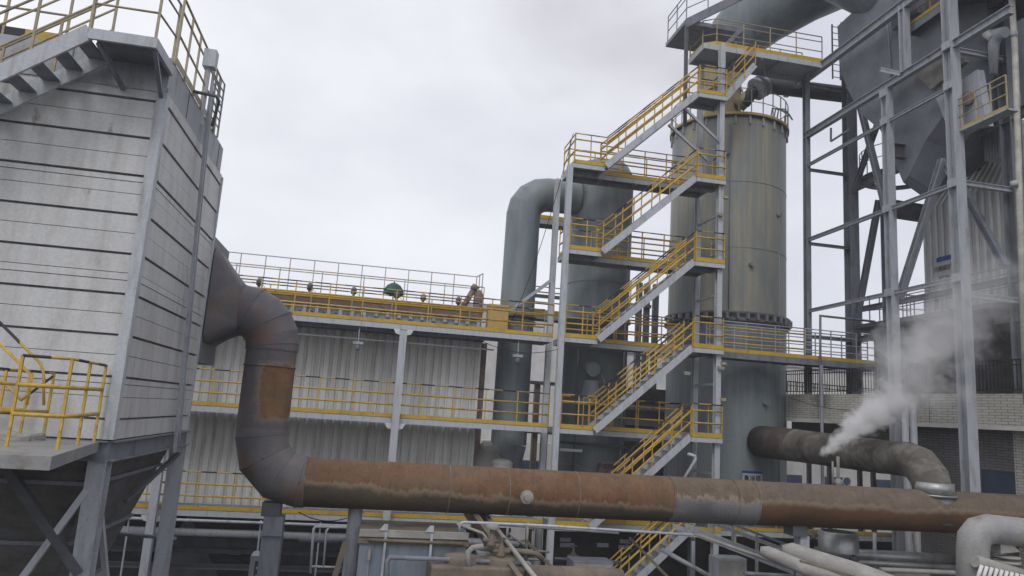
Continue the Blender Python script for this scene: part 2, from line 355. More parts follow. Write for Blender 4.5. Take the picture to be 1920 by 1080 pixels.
# ------------------------------------------------------------------ left dust collector
dc = thing('dust_collector', 'pale panelled dust collector box on legs at the left edge of the photo', 'dust collector', (-7, 14, 0))
X0, X1, Y0, Y1, ZB, ZT = -10.8, -3.75, 12.0, 16.5, 7.25, 12.85
def boards(axis, name):
    b = MB(); pitch = .318; n = int((ZT-ZB)/pitch)+1
    for i in range(n):
        za = ZB+i*pitch; zb_ = min(za+pitch, ZT); gap = .006 if i % 2 else .032
        if zb_-za < .06: continue
        t = .02 + (.014 if i % 2 else 0)
        for k in ((0, 1) if i % 5 == 2 else (0,)):          # a few sheets are split by a fine lap line
            zl = za+k*.2; zu = (za+.194 if i % 5 == 2 and k == 0 else zb_-gap)
            if axis == 'F': b.prism([(X0, y_, z_) for y_, z_ in ((Y0, zu), (Y0-t, zu-.006), (Y0-t-.006, zl), (Y0+.03, zl), (Y0+.03, zu))], (X1-X0-.09, 0, 0))
            else: b.prism([(x_, Y0+.09, z_) for x_, z_ in ((X1, zu), (X1+t, zu-.006), (X1+t+.006, zl), (X1-.03, zl), (X1-.03, zu))], (0, Y1-Y0-.09, 0))
    return b.build(name, 'panel', dc)
boards('F', 'wall_panel'); boards('S', 'wall_panel')
MB().box((X0, Y0+.03, ZB), (X1-.03, Y1, ZT)).build('casing', 'mid', dc)
MB().box((X1-.10, Y0-.055, ZB), (X1+.055, Y0+.10, ZT-.02)).build('corner_trim', 'galvlight', dc)
MB().box((X1-.04, Y1, ZB), (X1+.06, Y1+.08, ZT-.02)).build('corner_trim', 'galvlight', dc)
MB().box((X0, Y0-.03, ZT), (X1+.03, Y1-.2, 13.42)).box((X0, Y0-.06, ZT-.05), (X1+.06, Y0, ZT+.03)).build('roof_casing', 'galv', dc)
sb = MB()
for yy in (13.2, 14.6, 15.9): sb.box((X1+.03, yy, ZT+.03), (X1+.042, yy+.02, 13.4))
for xx in (-5.2, -6.7, -8.2): sb.box((xx, Y0-.042, ZT+.03), (xx+.02, Y0-.03, 13.4))
sb.build('casing_seam', 'mid', dc)
MB().hbeam((X0, Y0, 7.08), (X1, Y0, 7.08), .2, .3).hbeam((X1, Y0, 7.08), (X1, Y1+.2, 7.08), .2, .3).hbeam((X0, Y1, 7.08), (X1, Y1, 7.08), .2, .3).build('bottom_beam', 'mid', dc)
zt, zb = 6.9, 2.6
for xa, xb in ((-7.25, -3.95), (-10.6, -7.3)):
    cx = (xa+xb)/2; A = [(xa, Y0+.2, zt), (xb, Y0+.2, zt), (xb, Y1-.2, zt), (xa, Y1-.2, zt)]; B = [(cx-.3, 13.9, zb), (cx+.3, 13.9, zb), (cx+.3, 14.5, zb), (cx-.3, 14.5, zb)]
    hpo = MB().loft([Vector(v) for v in A], [Vector(v) for v in B]).build('hopper', 'ashhopper', dc)
    for t in (.08, .3, .52, .72):
        z = zt+(zb-zt)*t; a = xa+(cx-.3-xa)*t; b_ = xb+(cx+.3-xb)*t; y0 = Y0+.2+(13.9-Y0-.2)*t; y1 = Y1-.2+(14.5-Y1+.2)*t
        MB().bar((a, y0-.03, z), (b_+.06, y0-.03, z), .07, .06).bar((b_+.03, y0, z), (b_+.03, y1, z), .07, .06).build('stiffener', 'mid', hpo)
for (x, y) in ((X1-.12, Y0+.1), (X1-.05, Y1-.1), (-7.3, Y0+.1), (-7.3, Y1-.1), (-10.6, Y0+.1)):
    MB().hbeam((x, y, 0), (x, y, 6.93), .26, .26, 0, Vector((0, 1, 0))).build('leg', 'galv', dc)
def brace(p, q, w_=.1, m_='dark'): MB().bar(p, q, w_, w_).build('brace', m_, dc)
brace((-7.2, Y0, 0.4), (-3.95, Y0-.02, 6.5), .09, 'galvlight'); brace(P(0, 860, Y=12.0), P(150, 1075, Y=12.0), .13, 'dark')
brace((X1-.1, Y0+.2, 6.4), (X1-.05, Y1-.3, .4), .08, 'galv'); brace(P(335, 850, Y=16.2), P(235, 940, Y=14.0), .07, 'dark')
# roof deck, toe board and rails
railing(dc, [(X0, Y0-.0, 13.42), (-5.35, Y0, 13.42)], spacing=.95, mr='fade', pm='fade', topm='fade', toem='stripe')
railing(dc, [(-3.70, Y0+.1, 13.42), (-3.70, 15.2, 13.42)], spacing=.62, mr='fade', pm='fade', topm='fade', h=1.15, toe=.12, toem='fade')
railing(dc, [(X0, Y1-.4, 13.42), (-4.6, Y1-.4, 13.42)], spacing=1.2, mr='mid', pm='mid', topm='mid', toe=0)
# corner landing with brackets, and the stair going down to the left
LZ = 13.27
MB().box((-4.62, 11.05, LZ-.035), (-3.72, Y0-.035, LZ)).build('landing', 'mid', dc)
lb = MB(); lb.box((-4.62, 11.0, LZ-.16), (-3.72, 11.05, LZ+.005)); lb.box((-3.72, 11.0, LZ-.16), (-3.66, Y0-.035, LZ+.005)); lb.build('edge_beam', 'galvlight', dc)
MB().bar((-3.70, 11.1, LZ-.17), (-3.78, Y0-.07, 12.72), .06, .06).build('bracket', 'mid', dc); MB().bar((-4.5, 11.1, LZ-.17), (-4.35, Y0-.07, 12.75), .06, .06).build('bracket', 'mid', dc)
stair(dc, -7.6, 10.95, -4.62, LZ, 11.05, 11.85, m='galvlight', rails=False, tread_m='mid', riser=False)
railing(dc, [(-7.6, 11.07, 11.0), (-4.62, 11.07, LZ)], h=1.0, spacing=1.0, toe=0, mr='fade', pm='fade', topm='fade', r=.02)
railing(dc, [(-7.6, 11.83, 11.0), (-4.62, 11.83, LZ)], h=1.0, spacing=1.0, toe=0, mr='fade', pm='fade', topm='fade', r=.02)
railing(dc, [(-4.62, 11.03, LZ), (-3.70, 11.03, LZ), (-3.70, 11.95, LZ+.1)], h=1.0, spacing=.9, toe=0, mr='fade', pm='fade', topm='fade', r=.02)
# lower deck with rail in front of the panel wall
LP = 7.22
poly = [(-10, 9.0), (-3.38, 9.0), (-3.87, 11.93), (-10, 11.93)]
MB().prism([(x, y, LP-.15) for x, y in poly], (0, 0, .15)).build('lower_deck', 'neardusty', dc)
ra, rb_, rc = Vector((-3.92, 11.85, LP)), P(107, 843, Z=LP), P(12, 838, Z=LP)
railing(dc, [rc, rb_, ra], h=1.12, spacing=.85, toe=0, r=.02, mids=(.36, .68))
railing(dc, [(-6.2, 11.8, LP), (-4.9, 11.8, LP)], h=.95, spacing=.33, toe=0, r=.016)
railing(dc, [(-4.85, 10.3, LP), (-4.55, 11.7, LP)], h=.95, spacing=.6, toe=0, r=.016)
MB().tube([P(-20, 585, Y=10.7), P(75, 680, Y=10.7), P(82, 700, Y=10.7), P(82, 760, Y=10.7)], .02, 8).build('stair_handrail', 'stripe', dc)
MB().tube([P(-20, 625, Y=10.9), P(60, 705, Y=10.9), P(50, 760, Y=10.9)], .02, 8).build('stair_handrail', 'yellow', dc)
MB().tube([P(-10, 700, Y=11.1), P(40, 750, Y=11.1), P(100, 705, Y=11.1)], .018, 8).build('stair_handrail', 'stripe', dc)
for k in range(2):
    tr = MB(); c = P(10+k*28, 826-k*6, Y=11.2+.2*k)
    for i in range(7):
        a = random.uniform(-.1, .1); tr.tube([c+Vector((-.35, a, .03*i-.1)), c+Vector((.30, -a*.5, -.02*i+.05))], [.07, .03], 7)
    tag(tr.build('rag_heap', 'dusty'), ['crumpled grey rag heap lying at the left end of the lower yellow railed deck', 'smaller crumpled grey rag next to the railed deck edge, right of the bigger heap'][k], 'rag heap')
# cable riser and junction box
MB().bar(P(327, 848, X=-3.6), P(390, 215, X=-3.6), .06, .05).bar(P(334, 848, X=-3.62), P(400, 150, X=-3.62), .035, .035).build('cable_riser', 'galv', dc)
jb = P(395, 112, X=-3.52)
MB().box(jb-Vector((.11, .1, .17)), jb+Vector((.11, .1, .17))).build('junction_box', 'galvlight', dc)
MB().bar(jb-Vector((0, 0, .17)), jb-Vector((0, 0, 1.3)), .05, .05).build('box_bracket', 'galv', dc)
# rails caging the far corner of the roof
railing(dc, [(-3.70, 14.5, 13.42), (-3.70, 15.1, 13.42), (-3.68, 15.45, 13.42)], h=1.15, mids=(.14, .28, .42, .56, .7, .85), spacing=.3, toe=0, mr='mid', pm='mid', topm='mid', r=.016)
MB().tube([P(365, 172, X=-3.5), P(405, 180, X=-3.5), P(411, 190, X=-3.5), P(398, 235, X=-3.5)], .03, 8).build('cable_conduit', 'dark', dc)
MB().box((-5.6, Y1+.1, 8.7), (-3.72, 18.4, 11.5)).build('inlet_box', 'mid', dc)

# ------------------------------------------------------------------ main rusty flue duct
DY, DZ = 17.5, 6.2
fd = thing('flue_duct', 'fat rusty brown flue duct running the full width with a bend at its left end', 'duct', (3, DY, 0))
n = 32; cz = 10.0
rect = []
hy0, hy1, hz0, hz1 = 16.75, 18.35, 9.15, 11.3
circ = []
for i in range(n):
    t = 2*math.pi*(i+.5)/n; c_, s_ = math.cos(t), math.sin(t); k = 1/max(abs(c_), abs(s_))
    rect.append(Vector((-3.7, (hy0+hy1)/2+c_*k*(hy1-hy0)/2, (hz0+hz1)/2+s_*k*(hz1-hz0)/2)))
    circ.append(Vector((-3.08, DY+c_*.60, cz+s_*.60)))
MB().loft(rect, circ, 0, True).build('inlet_hood', 'duct', fd)
pts = [(-3.09, DY, cz)]
Rb = .78; cx0 = -3.1
for i in range(0, 6):
    t = math.pi/2*i/5; pts.append((cx0+Rb*math.sin(t), DY, cz-Rb+Rb*math.cos(t)))
MB().mitre([(-3.2, DY, cz)]+pts[1:]+[(cx0+Rb, DY, cz-Rb-.1)], .585, 40).build('elbow', 'duct', fd)
vx = cx0+Rb
MB().tube([(vx, DY, cz-Rb), (vx, DY, 7.35)], .565, 40, cap=False).tube([(vx, DY, 8.73), (vx, DY, 8.76)], .585, 40).build('riser_section', 'riser', fd)
Rl = .98; lc = (vx+Rl, DZ+Rl)
pts = [(vx, DY, 7.35)]
for i in range(0, 5):
    t = math.pi/2*i/4*1.0; pts.append((lc[0]-Rl*math.cos(t), DY, lc[1]-Rl*math.sin(t)))
pts = [(vx, DY, 7.36)]+[(lc[0]-Rl*math.cos(t), DY, lc[1]-Rl*math.sin(t)) for t in (0.0, R(30), R(60), R(90))]
MB().mitre(pts+[(lc[0]+.1, DY, DZ)], .562, 40).build('mitre_bend', 'duct', fd)
xs = lc[0]
for (a, b_, mm, nm, r_) in ((xs, xs+.12, 'band', 'weld_band', .558), (xs+.12, 7.55, 'rustA', 'duct_section', .545), (7.55, 9.75, 'band', 'duct_section', .552), (9.75, 24, 'rustB', 'duct_section', .545)):
    MB().tube([(a, DY, DZ), (b_, DY, DZ)], r_, 56, cap=False).build(nm, mm, fd)
for x_ in (2.0, 3.4, 5.1, 7.5, 9.2, 9.75): 
    MB().tube([(x_, DY, DZ), (x_+.035, DY, DZ)], .566 if x_ > 6 else .551, 56, cap=True).build('weld_seam', 'tan' if x_ < 6 else 'band', fd)
bf = thing  # blind flange on the near side
q = P(988, 932, Y=DY-.55)
MB().tube([q+Vector((0, .1, 0)), q+Vector((0, -.10, 0))], .085, 20).tube([q+Vector((0, .12, 0)), q+Vector((0, -.03, 0))], .16, 10).build('inspection_port', 'dusty', fd)
for xx in (-1.9, 11.05):
    sp = MB(); sp.box((xx-.2, DY-.22, 5.45), (xx+.2, DY+.22, 5.74)); sp.build('saddle', 'dark', fd)
tag(MB().hbeam((-1.82, DY, 0), (-1.82, DY, 5.45), .42, .42, 0, Vector((0, 1, 0)), t=.03).box((-2.05, DY-.3, 5.05), (-1.6, DY+.3, 5.1)).build('support_column', 'mid'), 'square steel column under the left bend of the rusty duct', 'column')
tag(MB().tube([(-.06, DY, 0), (-.06, DY, 5.7)], .16, 20).build('support_column', 'mid'), 'round pipe column under the rusty duct beside the pale blue tank', 'column')
tag(MB().box((11.1, DY-.15, 0), (11.35, DY+.15, 5.45)).build('support_column', 'galv'), 'short steel column under the right half of the rusty duct', 'column')

def beads(pts, r_, parent, m_='duct', nm='weld_seam', th=.014):
    pts = [Vector(p) for p in pts]
    for i in range(1, len(pts)-1):
        d0 = (pts[i]-pts[i-1]).normalized(); d1 = (pts[i+1]-pts[i]).normalized(); dd = (d0+d1).normalized()
        k = 1/max(.5, dd.dot(d0)); bn = d1-d0; bn = bn.normalized() if bn.length > 1e-3 else None
        rg = MB().ring(pts[i], dd, r_, 40)
        if bn: rg = [pts[i]+(v-pts[i])+bn*(v-pts[i]).dot(bn)*(k-1) for v in rg]
        MB().tube(rg+[rg[0]], th, 6).build(nm, m_, parent)
eb_ = [(-3.2, DY, cz)]+[(cx0+Rb*math.sin(R(18*i)), DY, cz-Rb+Rb*math.cos(R(18*i))) for i in range(6)]+[(cx0+Rb, DY, cz-Rb-.1)]
beads([eb_[0]]+[eb_[i] for i in (1, 2, 4, 6)]+[eb_[-1]], .588, fd, 'duct', th=.008)
beads(pts+[(lc[0]+.1, DY, DZ)], .565, fd, 'duct', th=.010)

# lagged branch duct from the quench tower
bd = thing('branch_duct', 'lagged dark branch duct leaving the tall tower and bending down onto the rusty duct', 'duct', (15, 22, 0))
ex = 15.16; bz = 7.5
MB().tube([(14.95, 25.95, 7.62), (14.98, 23.6, 7.6)], [.60, .57], 36, cap=True).build('dark_lagging', mat('tarred_lagging', (.06, .045, .04), (.10, .085, .075), 1.6, .45, .65, (1, 1, 1), .8, bump=.9), bd)
pts = [(14.98, 23.62, 7.6), (15.1, 19.3, 7.5)]
MB().tube(pts, [.56, .49], 36, cap=False).build('lagged_section', 'sooty', bd)
sm_ = MB()
for i in range(34):
    y = 23.4-i*.12; sm_.tube([(15.0+.1*(23.6-y)/4.3, y, 7.598-.1*(23.6-y)/4.3), (15.0+.1*(23.6-y)/4.3, y-.012, 7.598-.1*(23.6-y)/4.3)], .565-.07*(23.6-y)/4.3, 36)
sm_.build('lagging_seam', 'sooty', bd)
eb = [(15.1, 19.3, 7.5)]+[(15.1+.06*k/3, 18.35-.85*math.sin(R(30*k)) , 7.5-.85+.85*math.cos(R(30*k))) for k in range(4)]
MB().mitre(eb, .485, 36).build('lagged_elbow', 'sooty', bd)
MB().tube([(15.16, DY, 6.66), (15.16, DY, 6.95)], .50, 36).tube([(15.16, DY, 6.6), (15.16, DY, 6.65)], .56, 36).build('collar', 'alu', bd)
MB().tube([(15.16, DY, 5.9), (15.16, DY, 6.6)], .49, 36).build('branch_stub', 'mid', bd)

# ------------------------------------------------------------------ bag filter house
F = 24.9
bh = thing('filter_house', 'long white corrugated filter house behind the rusty duct', 'building', (-2, 28, 0))
HX0, HX1 = -9.5, 3.85
cw = MB(); x = HX0; pr = []
pt = .30
while x < HX1-.01:
    for dx, dy in ((0, 0), (.17, 0), (.195, .06), (.27, .06)):
        pr.append((min(x+dx, HX1), 26.5+dy))
    x += pt
pr.append((HX1, 26.5))
vs = [(a, b_, 4.3) for a, b_ in pr]+[(a, b_, 10.6) for a, b_ in pr]; k = len(pr)
cw.add(vs, [(i, i+1, i+1+k, i+k) for i in range(k-1)])
cw.build('wall', 'corr', bh)
MB().box((HX0, 26.58, 4.2), (HX1-.02, 33, 10.7)).build('casing', 'whitewall', bh)
MB().box((HX1-.03, 26.46, 4.3), (HX1+.05, 26.56, 10.6)).build('corner_trim', 'white', bh)
MB().box((HX0, 26.3, 10.6), (HX1+.1, 33, 10.78)).build('top_flange', 'mid', bh)
tb = MB(); tb.box((HX0, 26.62, 10.78), (HX1, 33, 11.45)); tb.build('upper_casing', 'galv', bh)
rp_ = MB(); x = HX0+.15
while x < HX1-.1: rp_.box((x, 26.5, 10.82), (x+.12, 26.62, 11.42)); x += .42
rp_.build('stiffener', 'galvlight', bh)
pv = cached('pulse_valve', lambda b: b.lathe((0, 0, 0), [(.0, -.08), (.075, -.08), (.085, 0), (.07, .06), (.03, .10), (0, .1)], 12).bar((0, .1, 0), (0, -.05, 0), .05, .05), ['dark'])
x = HX0+.3
while x < HX1-.2:
    put(pv, 'pulse_valve', bh, (x, 26.42, 11.12)); x += .42 if random.random() > .12 else .5
hdr = MB().tube([(HX0, 26.4, 10.92), (HX1-.2, 26.4, 10.92)], .07, 12); hdr.build('air_header', 'mid', bh)
MB().box((HX0, 26.45, 11.45), (HX1, 33, 11.72)).build('roof_edge', mat('rusty_roof_edge', (.20, .14, .115), (.27, .23, .19), 2, .45, .65, (1, 1, 2), .85), bh)
MB().box((HX0, 26.42, 11.70), (HX1+.05, 26.44, 11.88)).build('toe_board', 'toe', bh)
railing(bh, [(HX0, 26.5, 11.72), (HX1, 26.5, 11.72)], h=.95, mids=(.45, ), spacing=1.45, toe=0, mr='mid', pm='galv', topm='fade', r=.018)
railing(bh, [(-9, 28.6, 11.9), (3.82, 28.6, 11.9), (3.82, 26.9, 11.72)], h=1.55, mids=(.36, .68), spacing=.93, toe=0, mr='fade', pm='galv', topm='galv', r=.02)
tag(MB().box((4.0, 26.0, 10.9), (4.75, 26.5, 12.0)).box((4.02, 25.97, 11.9), (4.73, 26.0, 11.97)).build('cabinet', 'yellowbrown'), 'yellow cabinet on the upper walkway at the right end of the filter house', 'cabinet')
act = [(-4.35, 'small dark roof actuator nearest the rusty duct elbow'), (-2.55, 'second small dark roof actuator from the rusty elbow'), (-.95, 'small dark roof actuator left of the green parasol'), (.65, 'dark roof actuator right beside the green parasol pole'), (1.65, 'yellowish roof actuator between the parasol and the roof motor'), (3.0, 'slim dark roof actuator left of the rusty roof motor')]
for x, lb_ in act:
    a = thing('roof_actuator', lb_, 'actuator', (x, 27.3, 11.72), 'actuators along the filter house roof')
    MB().lathe((x, 27.3, 11.72), [(.16, 0), (.16, .05), (.05, .07), (.05, .35), (.10, .36), (.11, .55), (.05, .62), (0, .62)], 14).build('cylinder_body', 'dark' if x != 1.65 else 'fade', a)
    MB().bar((x+.02, 27.3, 12.2), (x+.3, 27.3, 11.95), .02, .02).build('lever', 'galv', a)
mo = thing('roof_motor', 'rusty leaning motor on the right end of the filter house roof', 'motor', (3.4, 27, 11.72))
MB().tube([(3.1, 27, 11.8), (3.52, 27, 12.65)], .11, 14).tube([(3.5, 27, 12.62), (3.6, 27, 12.8)], .14, 14).build('gear_tube', 'pink', mo)
MB().lathe((3.72, 27, 11.72), [(.18, 0), (.18, .75), (.12, .9), (0, .9)], 16).box((2.6, 26.8, 11.72), (3.3, 27.2, 11.8)).build('motor_body', 'pink', mo)
um = thing('parasol', 'dark green parasol standing on the filter house roof', 'parasol', (.52, 27.6, 11.72))
MB().tube([(.52, 27.6, 11.72), (.52, 27.6, 12.75)], .03, 8).build('pole', 'dark', um)
cn = MB(); prof = [(a*.62, b*.72) for a, b in [(0, .48), (.2, .46), (.42, .34), (.58, .14), (.64, 0), (.62, -.02), (.5, .12), (.38, .26), (.18, .4), (0, .44)]]
cn.lathe((.52, 27.6, 12.35), prof, 10)
for i in range(len(cn.v)):
    v = cn.v[i]; 
    if v.z < 12.45: v.z -= .06*random.random()+.08*(math.sin(i*2.4) > 0)
cn.build('canopy', 'green', um)

# walkways in front of the filter house: three levels
LV = {0: 4.45, 1: 7.68, 2: 10.85, 3: 14.05, 4: 17.3, 5: 20.7}
def walkway(z, x0, x1, y0, y1, label, kind='walkway', posts=1.15, lamps=()):
    t = thing('walkway', label, kind, ((x0+x1)/2, y0, z-.2), 'steel walkways')
    deck(t, x0, x1, y0, y1, z, .17, m='galvlight', dm='mid')
    railing(t, [(x0, y0+.02, z), (x1, y0+.02, z)], spacing=posts, toe=.13, mids=(.36, .68))
    railing(t, [(x0, y1-.03, z), (x1, y1-.03, z)], spacing=posts*1.2, toe=0, pm='fade') if z > 10 else None
    for lx in lamps:
        MB().bar((lx, y0+.1, z-.2), (lx, y0+.1, z-.75), .03, .03).box((lx-.17, y0+.02, z-.82), (lx+.17, y0+.18, z-.73)).build('lamp_hanger', 'galv', t)
        MB().lathe((lx, y0+.1, z-1.05), [(.0, 0), (.07, .03), (.09, .12), (.07, .22)], 12).build('lamp_shade', 'mid', t)
    return t
w2 = walkway(LV[2], -9.5, 6.2, F, 26.3, 'upper steel walkway with yellow rails running along the top of the filter house', lamps=(-.55, 5.0))
MB().tube([(-9.5, 25.4, 10.25), (4.2, 25.4, 10.25)], .03, 8).build('hanging_cable_tray', 'galvlight', w2)
w1 = walkway(LV[1], -9.5, 6.2, F, 26.3, 'middle steel walkway with yellow rails halfway up the filter house wall')
w0 = walkway(LV[0], -9.5, 6.2, F, 26.3, 'lowest steel walkway with yellow rails at the foot of the filter house wall')
MB().tube([(-9.5, F-.05, LV[0]-.32), (2.5, F-.05, LV[0]-.32)], .045, 10).tube([(-9.5, F+.4, LV[0]-.75), (5.5, F+.4, LV[0]-.75)], .12, 12).build('pipe_run', 'galvlight', w0)
MB().box((-9.5, F+1.2, 3.1), (6.2, F+1.4, 3.5)).build('girder', 'dark', w0)
for cx_, lb_ in ((.93, 'light grey steel column in front of the corrugated wall, left of the grey inverted U duct'), (-6.2, 'light grey steel column rising beside the dust collector legs')):
    cc = thing('steel_column', lb_, 'column', (cx_, F-.13, 0), 'columns carrying the filter walkways')
    MB().hbeam((cx_, F-.15, 0), (cx_, F-.15, 10.6), .24, .24, 0, Vector((0, 1, 0)), .02).build('shaft', 'galvlight', cc)
    for z in (LV[2]-.2, LV[1]-.2, LV[0]-.2):
        MB().prism([(cx_-.34, F-.12, z), (cx_-.12, F-.12, z), (cx_-.12, F-.12, z-.2), (cx_-.26, F-.12, z-.16)], (0, .02, 0)).prism([(cx_+.34, F-.12, z), (cx_+.12, F-.12, z), (cx_+.12, F-.12, z-.2), (cx_+.26, F-.12, z-.16)], (0, .02, 0)).build('gusset', 'white', cc)
for cx_, lb_ in ((4.05, 'rust-streaked thin column just past the right end of the corrugated wall'),):
    cc = tag(MB().hbeam((cx_, 26.9, 0), (cx_, 26.9, 10.6), .22, .22, 0, Vector((0, 1, 0)), .02).build('steel_column', 'pink'), lb_, 'column')
# dark hoppers and girders beneath the filter house
for i, hx in enumerate((-7.6, -3.9, -.2, 3.0)):
    t = thing('filter_hopper', ['dark filter hopper under the filter house behind the dust collector legs', 'dark filter hopper with a small white tag, left of the square duct column', 'dark filter hopper between the two duct columns', 'dark filter hopper under the right end of the filter house'][i], 'hopper', (hx, 28, 0), 'dark hoppers under the filter house')
    A = [Vector(v) for v in ((hx-1.7, 26.6, 4.2), (hx+1.7, 26.6, 4.2), (hx+1.7, 30, 4.2), (hx-1.7, 30, 4.2))]; B = [Vector(v) for v in ((hx-.3, 27.9, 1.2), (hx+.3, 27.9, 1.2), (hx+.3, 28.5, 1.2), (hx-.3, 28.5, 1.2))]
    MB().loft(A, B).build('cone', 'hopper', t)
    MB().box((hx-.25, 26.9, 2.75), (hx+.15, 26.92, 2.95)).build('name_tag', 'signwhite', t)
    MB().box((hx-.3, 27.9, .4), (hx+.3, 28.5, 1.2)).build('outlet', 'dark', t)
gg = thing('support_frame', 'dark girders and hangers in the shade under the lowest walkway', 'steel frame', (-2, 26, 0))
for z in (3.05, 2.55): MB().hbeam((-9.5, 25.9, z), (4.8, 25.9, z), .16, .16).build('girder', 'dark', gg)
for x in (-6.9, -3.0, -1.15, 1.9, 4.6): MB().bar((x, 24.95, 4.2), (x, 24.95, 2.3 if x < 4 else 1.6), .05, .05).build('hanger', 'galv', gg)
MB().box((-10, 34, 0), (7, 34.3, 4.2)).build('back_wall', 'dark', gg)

# ------------------------------------------------------------------ inverted U duct and scrubber vessel
ud = thing('downcomer_duct', 'grey inverted U duct rising beside the stair tower into the first vessel', 'duct', (5.4, 27.5, 0))
ux, uz, ur = 5.36, 16.9, .68
MB().tube([(ux, 27.5, 6.9), (ux, 27.5, 12.0), (ux, 27.5, uz-1.1)], ur, 40, cap=False).build('vertical_section', 'cyl', ud)
MB().mitre([(ux, 27.5, uz-1.1)]+[(ux+.98-.98*math.cos(R(22.5*k)), 27.5, uz-.98+.98*math.sin(R(22.5*k))) for k in range(5)]+[(7.6, 27.5, uz)], ur, 40).build('return_bend', 'cyl', ud)
for fz in (11.55, 11.72): MB().tube([(ux, 27.5, fz), (ux, 27.5, fz+.07)], ur+.09, 40).build('flange', 'dark', ud)
MB().tube([(ux, 27.5, 6.9), (ux-.05, 27.5, 6.2), (ux+.5, 27.5, 5.0)], [ur, .6, .42], 32).build('bottom_cone', 'mid', ud)
tk = thing('plastic_tank', 'small white drum tank with yellow label at the foot of the inverted U duct', 'tank', (4.45, 26.6, 0))
tp = P(945, 862, Y=26.2); 
MB().lathe((tp.x, 26.6, 5.0), [(.42, -.6), (.42, .75), (.44, .8), (.44, .86), (.40, .9), (.40, 1.25), (.42, 1.27), (.3, 1.38), (.1, 1.42), (0, 1.42)], 32).build('drum', 'white', tk)
lab = MB()
for i in range(6):
    t0, t1 = R(-85+i*10), R(-75+i*10); lab.add([(tp.x+.425*math.cos(t0), 26.6+.425*math.sin(t0), 5.15), (tp.x+.425*math.cos(t1), 26.6+.425*math.sin(t1), 5.15), (tp.x+.425*math.cos(t1), 26.6+.425*math.sin(t1), 5.68), (tp.x+.425*math.cos(t0), 26.6+.425*math.sin(t0), 5.68)], [(0, 1, 2, 3)])
lab.build('label', 'toe', tk)
MB().bar((tp.x+.08, 26.15, 5.66), (tp.x+.17, 26.15, 5.4), .03, .05).bar((tp.x+.14, 26.15, 5.42), (tp.x+.12, 26.15, 5.2), .03, .05).bar((tp.x+.26, 26.2, 5.45), (tp.x+.27, 26.2, 5.2), .03, .04).build('label_mark', 'white', tk)
bt = MB(); bt.lathe((tp.x-.5, 27.1, 5.0), [(.8, -.5), (.82, .6), (.6, 1.3), (.35, 1.7), (.12, 2.0), (0, 2.0)], 28)
for i, v in enumerate(bt.v): v.x += .05*math.sin(v.z*5+i); 
tag(bt.build('tarpaulin_cover', 'dusty'), 'grey crumpled tarpaulin covered heap left of the white drum tank', 'tarpaulin')

v1 = thing('scrubber_vessel', 'slim grey cylinder vessel standing inside the left half of the stair tower', 'vessel', (8.62, 27.7, 0))
vx1, vr = 8.72, 1.28
MB().lathe((vx1, 27.8, 0), [(vr, 4.25), (vr, 11.9), (vr+.09, 11.9), (vr+.09, 11.98), (vr, 11.98), (vr, 18.05)], 64).build('shell', 'cyl', v1)
MB().lathe((vx1, 27.8, 0), [(vr, 18.05), (vr*.8, 18.5), (vr*.4, 18.7), (0, 18.75)], 64).build('dome', 'cyl', v1)
MB().lathe((vx1, 27.8, 0), [(vr+.02, 15.9), (vr+.02, 15.93), (vr, 15.93)], 64).lathe((vx1, 27.8, 0), [(vr+.02, 9.0), (vr+.02, 9.03)], 64).build('weld_seam', 'mid', v1)
MB().tube([(8.2, 26.9, 10.0), (8.2, 26.25, 9.9)], .27, 28).tube([(8.5, 26.3, 9.8), (8.62, 26.1, 9.4), (8.65, 26.1, 8.8)], .035, 10).build('nozzle', 'cyl', v1)
MB().lathe((8.3, 26.7, 8.55), [(.5, 0), (.48, .2), (.38, .6), (.3, .95)], 28).build('nozzle_cover', 'cyl', v1)
MB().tube([(9.6, 26.85, 4.3), (9.6, 26.85, 15.5), (9.4, 26.9, 15.8)], .04, 10).build('conduit', 'galv', v1)
MB().tube([(7.75, 26.85, 4.3), (7.75, 26.85, 11.5)], .03, 10).build('conduit', 'dark', v1)
for z_ in (6.3, 13.4): MB().lathe((vx1, 27.8, 0), [(vr, z_-.02), (vr+.014, z_), (vr, z_+.02)], 64).build('weld_seam', 'mid', v1)
sg = thing('vessel_sign', 'dusty plate with black characters on the slim vessel, beside the lowest yellow stair', 'sign', (8.9, 26.3, 5.4))
sp_ = P(1123, 865, Y=26.3); sq = P(1165, 893, Y=26.3)
MB().box((sp_.x, 26.3, sq.z-.1), (sq.x+.2, 26.33, sp_.z)).build('plate', 'pink', sg)

def text(s, loc, size, parent, mat_, rz=0, name='lettering', align='CENTER'):
    cu_ = bpy.data.curves.new(name, 'FONT'); cu_.body = s; cu_.size = size; cu_.align_x = align; cu_.align_y = 'CENTER'; cu_.extrude = .004; cu_.offset = size*.012
    o = bpy.data.objects.new('tmp', cu_); C.objects.link(o); bpy.context.view_layer.update()
    me = bpy.data.meshes.new_from_object(o.evaluated_get(bpy.context.evaluated_depsgraph_get())); bpy.data.objects.remove(o)
    me.transform(Matrix.Rotation(rz, 4, 'Z') @ Matrix.Rotation(math.pi/2, 4, 'X')); me.materials.clear(); me.materials.append(M[mat_])
    for p in me.polygons: p.material_index = 0
    q = bpy.data.objects.new(name, me); C.objects.link(q); q.parent = parent; q.location = Vector(loc)-base(parent); return q
text('干式脱酸塔', ((sp_.x+sq.x)/2-.02, 26.29, sp_.z-.17), .19, sg, 'ink')

